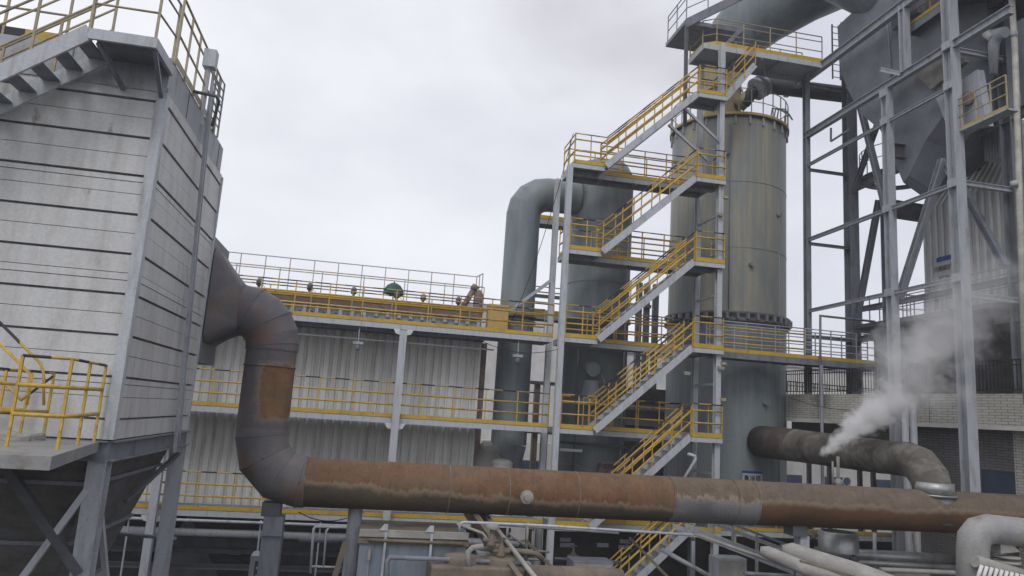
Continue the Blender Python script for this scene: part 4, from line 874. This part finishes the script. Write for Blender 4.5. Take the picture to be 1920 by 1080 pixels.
# black fence on the parapet
pf = thing('parapet_fence', 'black picket fence along the brick building parapet', 'fence', (17.5, 22, 9.56))
def fence(p0, p1, h, n_):
    mb = MB(); p0 = Vector(p0); p1 = Vector(p1); u = Vector((0, 0, 1))
    mb.bar(p0+u*h, p1+u*h, .05, .04); mb.bar(p0+u*.12, p1+u*.12, .04, .03); mb.bar(p0+u*h*.86, p1+u*h*.86, .03, .03)
    for i in range(n_+1): q = p0.lerp(p1, i/n_); mb.bar(q+u*.1, q+u*h, .022, .022)
    mb.build('picket_panel', 'black', pf)
fence(pa+nrm*.1+Vector((0, 0, 9.56)), pa+d*5.2+nrm*.1+Vector((0, 0, 9.56)), .95, 44)
fence(pa+d*6.2+nrm*.1+Vector((0, 0, 9.56)), pa+d*10.3+nrm*.1+Vector((0, 0, 9.56)), 1.0, 36)
fence((16.6, 28.2, 9.0), (26, 29.5, 9.0), 1.2, 60)
# white posts in front of the brick wall
for i, (px, w_) in enumerate(((1697, .10), (1712, .11))):
    q = P(px, 780, Y=20.2); tag(MB().tube([(q.x, 20.2, 0), (q.x, 20.2, 9.2)], w_, 14).build('pipe_post', 'galvlight'), ['light grey pipe post left of a twin pair before the brick wall', 'light grey pipe post right of a twin pair before the brick wall'][i], 'pipe')
for i, px in enumerate((1541,)):
    q = P(px, 780, Y=24.6); tag(MB().tube([(q.x, 24.6, 0), (q.x, 24.6, 10.6)], .06, 10).build('pipe_post', 'mid'), 'thin dark pipe post rising to the loop rail right of the tall tower', 'pipe')
# scene behind the branch duct: pale wall openings and posts
bw = thing('white_wall', 'long pale wall with dark window strips seen under the branch duct', 'wall', (22, 45, 0))
MB().box((5, 45, 0), (45, 45.4, 6.4)).build('wall', 'whitewall', bw)
for i in range(9):
    x = 9+i*3.6; MB().box((x, 44.96, 4.6), (x+1.9, 45, 5.3)).build('window', 'glass', bw)
for i, (px, y_) in enumerate(((1448, 27.0), (1517, 30), (1555, 30), (1612, 29), (1637, 29))):
    q = P(px, 890, Y=y_); tag(MB().bar((q.x, y_, 0), (q.x, y_, 7.6), .16, .16).build('pipe_post', 'dark'), ['dark post against the tall tower foot under the branch duct', 'slim dark post right of the tower sign under the branch duct', 'dark post left of the valve wheel under the branch duct', 'dark post just right of the valve wheel under the branch duct', 'second dark post right of the valve wheel under the branch duct'][i], 'post')
vv = thing('valve_station', 'small steaming valve station hanging under the branch duct', 'valve', (13.9, 19.5, 6.3))
q = P(1572, 905, Y=19.5)
MB().tube([q+Vector((0, 0, -.1)), q+Vector((0, 0, .75))], .045, 10).tube([q+Vector((-.18, 0, -.1)), q+Vector((-.18, 0, .6))], .03, 10).lathe(q-Vector((0, 0, .12)), [(.05, 0), (.12, .05), (.12, .18), (.05, .24)], 14).build('valve_body', 'dusty', vv)
MB().tube([q+Vector((.2+.13*math.cos(R(a)), -.1, .05+.13*math.sin(R(a)))) for a in range(0, 361, 30)], .014, 8).build('hand_wheel', 'galv', vv)

# ------------------------------------------------------------------ background buildings
b1 = thing('far_building', 'plain white factory hall in the distance behind the inverted U duct', 'building', (20, 62, 0))
MB().box((7, 62, 0), (17.5, 80, 17.0)).build('wall', 'whitewall', b1); MB().box((6.9, 61.8, 17.0), (17.7, 80, 17.4)).build('roof', 'galv', b1)
b2 = thing('far_building', 'long low white factory hall in the distance behind the stair tower', 'building', (45, 60, 0))
MB().box((17.8, 60, 0), (75, 80, 14.0)).build('wall', 'whitewall', b2); MB().box((17.7, 59.8, 14.0), (75.5, 80, 14.3)).build('roof', 'galv', b2)
MB().box((17.8, 59.94, 3.5), (75, 60, 5.0)).build('window_strip', 'glass', b2)
b3 = thing('pipe_rack', 'brown steel pipe rack posts behind the inverted U duct and stair tower', 'pipe rack', (9, 34, 0))
for px in (1003, 1022, 1205, 1222, 1190): q = P(px, 800, Y=34); MB().bar((q.x, 34, 0), (q.x, 34, 15 if px > 1100 else 9.6), .26, .26).build('post', 'tan' if px < 1100 else 'dark', b3)
for z in (5.2, 7.3, 9.6, 13.8): MB().bar((6.6, 33.8, z), (13.4, 33.8, z), .16, .16).build('cross_beam', 'dark', b3)
for px in (1000,): pass
bm_ = thing('machine_room', 'grey louvred machine block behind the middle of the stair tower', 'building', (12, 31.5, 0))
MB().box((11.0, 31.5, 0), (13.6, 35, 9.6)).build('wall', 'hopper', bm_)
for z in (8.6, 7.9, 7.2): MB().box((11.1, 31.46, z), (13.5, 31.5, z+.25)).build('louvre', 'mid', bm_)

# ------------------------------------------------------------------ bottom clutter
bt_ = thing('blue_tank', 'pale blue dusty steel tank with lifting lugs below the rusty duct', 'tank', (1.3, 16.5, 0))
x0, x1 = P(672, 1040, Y=16).x, P(874, 1040, Y=16).x; zt = P(770, 1008, Y=16).z
MB().box((x0, 16, 2.0), (x1, 18.2, zt-.14)).build('shell', 'bluebox', bt_, bevel=.02)
MB().box((x0-.04, 15.95, zt-.14), (x1+.04, 18.3, zt-.04)).box((x0-.02, 15.97, zt-.04), (x1+.02, 18.25, zt)).build('lid', 'tan', bt_)
MB().box((x0-.02, 15.93, zt+.003), (x1+.02, 16.02, zt+.14)).build('rim_beam', 'dusty', bt_)
for px in (722, 808):
    q = P(px, 1000, Y=15.95); MB().prism([(q.x-.13, 15.9, zt+.14), (q.x+.05, 15.9, zt+.14), (q.x+.05, 15.9, zt+.27), (q.x-.03, 15.9, zt+.27)], (0, .03, 0)).build('lifting_lug', 'galvlight', bt_)
    MB().bar((q.x+.02, 15.92, zt+.1), (q.x-.02, 15.92, 2.4), .05, .05).build('stiffener', 'galvlight', bt_)
q = P(692, 1040, Y=15.95); MB().box((q.x-.03, 15.9, q.z-.1), (q.x+.03, 16.0, q.z+.1)).bar((q.x, 15.93, q.z-.1), (q.x, 15.93, 2.5), .015, .015).build('drain_cock', 'dusty', bt_)
dpz = P(740, 1045, Y=15.2)
tag(MB().tube([P(726, 1120, Y=15.2), P(726, 1052, Y=15.2), P(732, 1045, Y=15.2), P(860, 1050, Y=15.2), P(990, 1056, Y=15.2), P(1008, 1080, Y=15.2), P(1015, 1120, Y=15.2)], .045, 12).build('hose_pipe', 'mid'), 'dark bent pipe in front of the pale blue tank', 'pipe')
tv = thing('tan_vessel', 'tan dust-covered flat vessel with round lids at the bottom middle', 'vessel', (3.2, 15.2, 0))
za = P(880, 1062, Y=15).z
x0, x1 = P(808, 1075, Y=14.9).x, P(985, 1075, Y=14.9).x
MB().box((x0, 14.9, 2), (x1, 16.0, za)).build('shell', 'tan', tv, bevel=.04)
for px in (865, 940): q = P(px, 1062, Y=15.3); MB().lathe((q.x, 15.4, za), [(.36, 0), (.36, .10), (.33, .13), (0, .16)], 28).build('round_lid', 'tan', tv)
tag(MB().tube([P(880, 1070, Y=15.0), P(878, 1035, Y=15.0), P(886, 1027, Y=15.0), P(906, 1024, Y=15.0)], .055, 14).build('lagged_elbow_pipe', 'dusty'), 'white lagged elbow pipe rising between the tan vessel lids', 'pipe')
ct = thing('belt_chute', 'wide tan dust-coated chute slanting down right below the rusty duct', 'chute', (4, 16.3, 0))
MB().bar(P(872, 950, Y=18.2), P(985, 1110, Y=14.3), .38, .10, 0, Vector((0, 1, .3))).build('trough', 'tan', ct)
MB().bar(P(893, 950, Y=18.2), P(1015, 1110, Y=14.2), .06, .12).build('side_rail', 'tan', ct)
tag(MB().tube([P(903, 955, Y=18.2), P(985, 1060, Y=14.6), P(1025, 1110, Y=14.0)], .05, 12).build('slanted_pipe', 'dusty'), 'pale dusty slanted pipe along the right side of the tan chute', 'pipe')
for i, (px, py) in enumerate(((922, 1005), (940, 1025))):
    q = P(px, py, Y=15.3); t = thing('gate_valve', ['dusty control valve with a round white head at the chute', 'dusty gate valve with hand wheel right of the control valve'][i], 'valve', q-Vector((0, 0, .2)))
    MB().lathe(q-Vector((0, 0, .22)), [(.04, 0), (.10, .03), (.10, .07), (.06, .12), (.08, .2), (.04, .26), (.03, .36)], 14).tube([q+Vector((-.18, 0, -.08)), q+Vector((.18, 0, -.1))], .045, 12).build('valve_body', 'tan', t)
    if i == 0: MB().lathe(q+Vector((0, 0, .14)), [(.13, 0), (.14, .03), (.12, .1), (0, .12)], 20).build('actuator_head', 'dusty', t)
    else: MB().tube([q+Vector((.09*math.cos(R(a)), .09*math.sin(R(a)), .16)) for a in range(0, 361, 30)], .012, 8).build('hand_wheel', 'dark', t)
pr_ = thing('pipe_trestle', 'thin grey pipe trestle with diagonal under the walkway right of the chute', 'pipe frame', (4, 20, 0))
for (a, b_) in (((928, 983), (1160, 1000)), ((952, 990), (950, 1012)), ((950, 1010), (985, 1014)), ((990, 980), (986, 1050)), ((1000, 985), (997, 1045)), ((955, 1000), (985, 1025)), ((960, 1030), (1030, 1035)), ((990, 1048), (1030, 1052))):
    MB().tube([P(*a, Y=20+a[0] % 7*.04), P(*b_, Y=20+a[0] % 7*.04)], .034, 8).build('tube_member', 'dusty', pr_)
for i, (pts_, r_, m_, lb_) in enumerate((
    ([(862, 1000), (862, 984), (868, 979), (1010, 985), (1300, 1003)], .03, 'galvlight', 'long thin pale pipe running right from the top of the blue tank under the walkway'),
    ([(868, 986), (905, 1000), (930, 1035), (945, 1062)], .03, 'dusty', 'thin bent dusty pipe passing the round headed control valve'),
    ([(900, 1028), (960, 1032), (1005, 1038), (1018, 1050)], .05, 'tan', 'short dusty header pipe crossing the tan chute'),
    ([(990, 1080), (1100, 1083), (1165, 1087)], .22, 'tan', 'round tan pipe lying right of the tan vessel'))):
    tag(MB().tube([P(*p_, Y=16.2-i*.35) for p_ in pts_], r_, 12).build('process_pipe', m_), lb_, 'pipe')
lf = thing('guard_loop', 'pale grey pipe guard loop left of the pale blue tank', 'guard rail', (-1, 17, 0))
MB().tube([P(582, 1075, Y=17), P(588, 992, Y=17), P(592, 987, Y=17), P(650, 989, Y=17)], .03, 10).tube([P(606, 1065, Y=17), P(612, 995, Y=17), P(616, 990, Y=17)], .025, 10).tube([P(583, 1062, Y=17), P(640, 1064, Y=17)], .025, 10).build('rail', 'galv', lf)
tag(MB().bar(P(648, 1015, Y=16.6), P(625, 1090, Y=16.6), .12, .05).build('plank', 'tan'), 'tan plank leaning left of the pale blue tank', 'plank')
cbx = thing('control_cabinet', 'grey louvred control cabinet left of the square duct column', 'cabinet', (-2.6, 19, 0))
q0, q1 = P(470, 1042, Y=19), P(505, 1042, Y=19)
MB().box((q0.x, 19, 0), (q1.x, 19.6, q0.z)).build('body', 'galv', cbx)
MB().box((q0.x+.12, 18.98, q0.z-.9), (q1.x-.08, 19, q0.z-.12)).build('door', 'dark', cbx)
for i in range(3): MB().box((q0.x+.16, 18.965, q0.z-.3-.18*i), (q1.x-.12, 18.98, q0.z-.24-.18*i)).build('louvre', 'galv', cbx)

# loose process kit along the bottom edge
for i, (a, b_, wd, m_, Yd, lb_) in enumerate((
    ((690, 1012), (868, 1020), .035, 'tan', 15.9, 'thin tan tube lying along the pale blue tank lid'),
    ((560, 1012), (662, 1016), .05, 'mid', 18.6, 'grey horizontal tube between the square and the round duct column'),
    ((1040, 1048), (1165, 1055), .045, 'mid', 19.0, 'grey tube above the round tan pipe in front of the dark wall'),
    ((1240, 1030), (1330, 1080), .06, 'galv', 18.0, 'slanted grey strut right of the lowest yellow stair'),
    ((1300, 1000), (1470, 1060), .045, 'dusty', 17.4, 'thin pale tube slanting between the gantries and the lagged ducts'),
    ((1395, 1075), (1560, 1085), .05, 'mid', 17.0, 'dark level tube crossing below the slimmer lagged duct'),
    ((1650, 1068), (1790, 1074), .06, 'dusty', 17.0, 'pale level tube left of the near silver pipe'),
    ((1640, 1000), (1640, 1085), .05, 'galv', 18.9, 'upright post carrying the silver horizontal pipes'),
    ((1300, 1015), (1300, 1090), .05, 'galv', 19.2, 'upright post carrying the slanted gantries at their left end'),
    ((1420, 1010), (1418, 1090), .045, 'galv', 18.8, 'upright post under the middle of the slanted gantries'),
    ((215, 1000), (330, 1010), .04, 'mid', 17.2, 'dark level tube behind the far leg of the dust collector'))):
    tag(MB().tube([P(*a, Y=Yd), P(*b_, Y=Yd)], wd, 10).build('process_tube', m_), lb_, 'pipe')
for i, (px, py, Yd, lb_) in enumerate(((1602, 1044, 18.3, 'dark valve on the slim silver pipe at the right'), (1524, 1000, 18.9, 'dusty valve under the duct beside the silver drum'), (1075, 1040, 18.6, 'small dusty valve before the dark wall right of the tan chute'))):
    q = P(px, py, Y=Yd); t = thing('gate_valve', lb_, 'valve', q-Vector((0, 0, .15)))
    MB().lathe(q-Vector((0, 0, .15)), [(.04, 0), (.09, .02), (.09, .06), (.05, .1), (.07, .18), (.03, .22), (.02, .36)], 14).tube([q+Vector((-.14, 0, -.05)), q+Vector((.14, 0, -.05))], .05, 12).build('valve_body', 'tan' if i else 'dark', t)
    MB().tube([q+Vector((.08*math.cos(R(a_)), .08*math.sin(R(a_)), .22)) for a_ in range(0, 361, 30)], .012, 8).build('hand_wheel', 'dark', t)
pb_ = thing('stacked_boxes', 'small grey electrical box standing on the right end of the pale blue tank', 'box', P(850, 1000, Y=17.4))
q = P(850, 998, Y=17.2); MB().box(q+Vector((-.35, 0, -.25)), q+Vector((.3, .4, .05))).build('housing', 'bluebox', pb_, bevel=.01); MB().box(q+Vector((-.3, -.01, -.2)), q+Vector((.1, 0, 0))).build('door', 'galv', pb_)
for i, (a, b_, sag, lb_) in enumerate(((P(1075, 250, Y=24.4), P(960, 600, Y=26), .6, 'thin black cable hanging down left of the stair tower'), (P(905, 640, Y=25), P(1045, 655, Y=24.5), .25, 'thin black cable sagging under the upper walkway before the U duct'), (P(1480, 745, Y=24.4), P(1700, 760, Y=20), .3, 'thin black cable sagging along the brick parapet'), (P(560, 960, Y=18), P(660, 968, Y=18), .15, 'thin cable sagging between the two duct columns'))):
    pts_ = [a.lerp(b_, t_/12)-Vector((0, 0, sag*4*(t_/12)*(1-t_/12))) for t_ in range(13)]
    tag(MB().tube(pts_, .012, 6).build('cable', 'black'), lb_, 'cable')
for i, (px0, py0, px1, py1, Yd, dp_, m_, lb_) in enumerate((
    (895, 1036, 925, 1062, 16.9, .3, 'galv', 'small grey junction cabinet behind the white elbow pipe'),
    (1075, 1052, 1150, 1080, 17.8, .6, 'mid', 'dark grey pump housing in front of the added black wall'),
    (1345, 1046, 1400, 1085, 18.6, .5, 'galv', 'grey cabinet under the slanted gantries'),
    (1672, 1056, 1745, 1090, 18.6, .6, 'mid', 'dark grey cabinet under the silver horizontal pipes'))):
    q0, q1 = P(px0, py0, Y=Yd), P(px1, py1, Y=Yd); t = thing('cabinet', lb_, 'cabinet', (q0.x, Yd, 0))
    MB().box((q0.x, Yd, 0), (q1.x, Yd+dp_, q0.z)).build('housing', m_, t, bevel=.01); MB().box((q0.x+.05, Yd-.015, q0.z-.5), (q1.x-.05, Yd-.002, q0.z-.06)).build('door', 'dusty', t)
for i, (a, b_, Yd, lb_) in enumerate((((1180, 1008), (1255, 1085), 18.2, 'tan plank leaning in front of the lowest yellow stair'), ((985, 1012), (1062, 1092), 17.6, 'tan plank leaning right of the tan chute'), ((1500, 1052), (1660, 1098), 15.2, 'tan plank lying along the pale slanted lagged duct'))):
    tag(MB().bar(P(*a, Y=Yd), P(*b_, Y=Yd-.6), .11, .04).build('plank', 'tan'), lb_, 'plank')
# conveyor gantries rising to the left, bottom right centre
for i, (a, b_, w_, y_, lb_) in enumerate((((1285, 985), (1560, 1090), .06, 19.5, 'upper rail of the narrow slanted gantry under the grey band of the duct'), ((1262, 985), (1500, 1078), .10, 20.5, 'lower rusty rail of the narrow slanted gantry under the duct'),)):
    t = thing('slanted_gantry', lb_, 'gantry', (10, y_, 0), 'slanted gantries below the duct')
    p, q = P(*a, Y=y_), P(*b_, Y=y_-1.5)
    MB().bar(p, q, .10, .10).build('lower_chord', 'galv', t); MB().bar(p+Vector((0, 0, .5)), q+Vector((0, 0, .5)), w_, w_).build('upper_chord', 'mid', t)
    for k in range(7): r_ = p.lerp(q, k/6); MB().bar(r_, r_+Vector((0, 0, .5)), .05, .05).build('strut', 'dusty', t)
# lagged slanted ducts
ls = thing('lagged_duct', 'pale lagged duct slanting down to the right below the rusty duct', 'duct', (12, 16, 0))
MB().tube([P(1466, 1034, Y=16.6), P(1484, 1036, Y=16.5), P(1620, 1082, Y=15.4), P(1760, 1135, Y=14.4)], [.15, .23, .27, .27], 24).build('lagging', 'dusty', ls)
ls = thing('lagged_duct', 'second slimmer dusty duct lying left of the pale slanted lagged duct', 'duct', (11, 17, 0))
MB().tube([P(1425, 1032, Y=16.4), P(1440, 1036, Y=16.3), P(1600, 1105, Y=14.9)], [.10, .15, .17], 20).build('lagging', 'dusty', ls)
tag(MB().tube([P(1448, 1029, Y=16.8), P(1485, 1033, Y=16.8), P(1491, 1040, Y=16.8), P(1490, 1110, Y=16.8)], .025, 8).build('hoop_rail', 'mid'), 'thin hoop rail standing in front of the slanted lagged ducts', 'rail')
for i, (y0_, y1_, r_, Yd) in enumerate(((1036, 1042, .16, 19.0), (1050, 1062, .07, 18.4))):
    tag(MB().tube([P(1530, y0_, Y=Yd), P(1700, y0_+9, Y=Yd), P(1860, y0_+18, Y=Yd)], r_, 20).build('horizontal_pipe', 'alu'), ['thick silver horizontal pipe under the right end of the rusty duct', 'slim silver horizontal pipe just below the thick silver one'][i], 'pipe')
tag(MB().lathe(P(1572, 1026, Y=18.6), [(.52, -.1), (.52, .40), (.45, .42)], 36).build('steel_drum', 'alu'), 'shiny silver drum between duct and horizontal pipes', 'drum')
# near lagged pipe at bottom right corner
npipe = thing('lagged_pipe', 'near silver lagged pipe bending down at the bottom right corner', 'pipe', (10, 11, 0))
YN = 11.0
MB().tube([P(1824, 1180, Y=YN), P(1824, 1030, Y=YN), P(1826, 1010, Y=YN), P(1836, 997, Y=YN), P(1855, 992, Y=YN), P(1960, 1003, Y=YN), P(2100, 1020, Y=YN)], .245, 32).build('lagging', 'neardusty', npipe)
for px in (1880, 1945): q = P(px, 1025, Y=YN); MB().prism([(q.x-.14, YN-.1, q.z-.1), (q.x-.14, YN-.1, q.z+.16), (q.x-.08, YN-.1, q.z+.2), (q.x+.25, YN-.1, q.z-.06)], (0, .25, 0)).build('lagging_cap', 'dusty', npipe)
for i, px in enumerate((1888, 1950)):
    q = P(px, 1040, Y=YN)
    t = thing('flanged_valve', ['dusty flanged valve under the near silver pipe', 'second flanged valve cropped by the right edge under the near silver pipe'][i], 'valve', q-Vector((0, 0, .4)))
    MB().lathe(q-Vector((0, 0, .45)), [(.12, 0), (.12, .3), (.2, .31), (.2, .35), (.08, .36), (.08, .39), (.2, .4), (.2, .43), (0, .43)], 24).build('valve_body', 'dusty', t)
cl = thing('coil_bundle', 'row of slanted white tubes of a coil under the near silver pipe', 'coil', (11, 11, 0))
for i in range(12):
    px = 1832+i*9.5; MB().tube([P(px+9, 1060+i*2.2, Y=10.6), P(px-1, 1090+i*2.2, Y=10.6)], .028, 10).build('tube', 'white', cl)
MB().tube([P(1828, 1052, Y=10.75), P(1930, 1082, Y=10.75)], .1, 16).build('header', 'dusty', cl)
tag(MB().box(P(1540, 1090, Y=22), P(1800, 1060, Y=22.3)).build('machine_base', 'dark'), 'dark machine base in the shade under the silver pipes', 'machine')

# lower right: black wall painted in for the shade behind
dk = thing('under_wall', 'added black wall standing for the deep shade beneath the lowest right walkway', 'wall', (14, 29, 0))
MB().box((6.7, 26.4, 0), (21, 26.7, 4.2)).build('wall', 'black', dk)  # the black colour itself carries the darkness under the walkway
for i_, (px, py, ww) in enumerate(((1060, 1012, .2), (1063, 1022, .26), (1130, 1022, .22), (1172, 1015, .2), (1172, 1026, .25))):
    q = P(px, py, Y=26.38); MB().box((q.x-ww, 26.36, q.z-.07), (q.x+ww, 26.395, q.z+.07)).build('louvre_window', 'signwhite', dk)  # pale colour stands for the windows being lit

# ------------------------------------------------------------------ steam
def steam(name, label, A, B, r0, r1, dens, col_=(.985, .985, .99), nscale=1.6, lo=.62, hi=1.15, cat='steam'):
    """vapour in a closed hull; density fades out from the plume axis and is torn by noise"""
    A, B = Vector(A), Vector(B); mid_ = (A+B)/2
    d = (B-A).normalized(); L_ = (B-A).length
    o = MB().tube([A-d*r0, A, B, B+d*r1*.9], [r0*.5, r0*1.05, r1*1.05, r1*.5], 16, smooth=False).build(name, 'white')
    off = Vector(o.location); a = A-off
    ma = bpy.data.materials.new(name+'_vapour'); ma.use_nodes = True; n = ma.node_tree; n.nodes.clear(); LK = n.links
    ou = n.nodes.new('ShaderNodeOutputMaterial'); vp = n.nodes.new('ShaderNodeVolumePrincipled'); vp.inputs['Color'].default_value = (*col_, 1); vp.inputs['Anisotropy'].default_value = .1
    t = n.nodes.new('ShaderNodeTexCoord')
    def vm(op, x, y=None, v=None):
        q = n.nodes.new('ShaderNodeVectorMath'); q.operation = op; LK.new(x, q.inputs[0])
        if y is not None: LK.new(y, q.inputs[1])
        elif v is not None: q.inputs[1].default_value = v
        return q
    def mm(op, x, y=None, v=None, clamp=False):
        q = n.nodes.new('ShaderNodeMath'); q.operation = op; q.use_clamp = clamp; LK.new(x, q.inputs[0])
        if y is not None: LK.new(y, q.inputs[1])
        elif v is not None: q.inputs[1].default_value = v
        return q.outputs[0]
    pa_ = vm('SUBTRACT', t.outputs['Object'], v=a).outputs[0]
    tt = mm('MULTIPLY', vm('DOT_PRODUCT', pa_, v=d).outputs['Value'], v=1/L_, clamp=True)
    sc_ = n.nodes.new('ShaderNodeVectorMath'); sc_.operation = 'SCALE'; sc_.inputs[0].default_value = d*L_; LK.new(tt, sc_.inputs['Scale'])
    dist = vm('LENGTH', vm('SUBTRACT', pa_, sc_.outputs[0]).outputs[0]).outputs['Value']
    rad = n.nodes.new('ShaderNodeMapRange'); LK.new(tt, rad.inputs[0]); rad.inputs[3].default_value = r0; rad.inputs[4].default_value = r1
    mk = mm('SUBTRACT', mm('DIVIDE', dist, rad.outputs[0]), v=1.0); mk = mm('MULTIPLY', mk, v=-.38)
    z = n.nodes.new('ShaderNodeTexNoise'); z.inputs['Scale'].default_value = nscale; z.inputs['Detail'].default_value = 8; z.inputs['Roughness'].default_value = .62; z.inputs['Distortion'].default_value = .9
    LK.new(t.outputs['Object'], z.inputs[0])
    sm = mm('ADD', z.outputs[0], mk)
    mr = n.nodes.new('ShaderNodeMapRange'); mr.inputs[1].default_value = lo; mr.inputs[2].default_value = hi; mr.inputs[4].default_value = dens; LK.new(sm, mr.inputs[0])
    fd_ = n.nodes.new('ShaderNodeMapRange'); LK.new(tt, fd_.inputs[0]); fd_.inputs[1].default_value = 0; fd_.inputs[2].default_value = 1; fd_.inputs[3].default_value = 1.0; fd_.inputs[4].default_value = .35
    LK.new(mm('MULTIPLY', mr.outputs[0], fd_.outputs[0]), vp.inputs['Density']); LK.new(vp.outputs[0], ou.inputs['Volume'])
    o.data.materials.clear(); o.data.materials.append(ma); o['kind'] = 'stuff'; o['label'] = label; o['category'] = cat
    return o
steam('steam_plume', 'white steam puffing up from the branch duct', P(1545, 846, Y=18.5), P(1668, 752, Y=18.8), .2, .85, 14, nscale=2.4, lo=.62, hi=.88)
steam('steam_cloud', 'thin grey steam drifting in front of the equipment house and boiler casing', P(1690, 690, Y=18.3), P(1850, 545, Y=17.6), 1.3, 1.6, 1.0, nscale=1.5, lo=.56, hi=.80)
steam('steam_wisp', 'pale veil of steam spreading along the white brick parapet', P(1640, 765, Y=18.4), P(1800, 735, Y=17.8), .5, .6, 2.6, nscale=1.8, lo=.56, hi=.9)
steam('chimney_haze', 'faint brown smoke against the clouds left of the stair tower top', P(1330, 150, Y=44), P(1040, 30, Y=44), 2.5, 6.0, .11, (.60, .54, .48), nscale=.22, lo=.45, hi=.9, cat='smoke')

# ------------------------------------------------------------------ added haze veil
hz = MB().box((-1210, -410, -1), (1210, 1610, 45)).build('haze', 'white'); hz.data.materials.clear()  # added volume lifting the shadows, standing in for lens glare
hm = bpy.data.materials.new('thin_haze'); hm.use_nodes = True; n = hm.node_tree; n.nodes.clear()
ou = n.nodes.new('ShaderNodeOutputMaterial'); vp = n.nodes.new('ShaderNodeVolumePrincipled'); vp.inputs['Density'].default_value = .0012; vp.inputs['Color'].default_value = (.95, .96, 1, 1)
n.links.new(vp.outputs[0], ou.inputs['Volume']); hz.data.materials.append(hm); hz['kind'] = 'stuff'; hz['label'] = 'thin pale haze added around the plant to lift its shadows'; hz['category'] = 'haze'
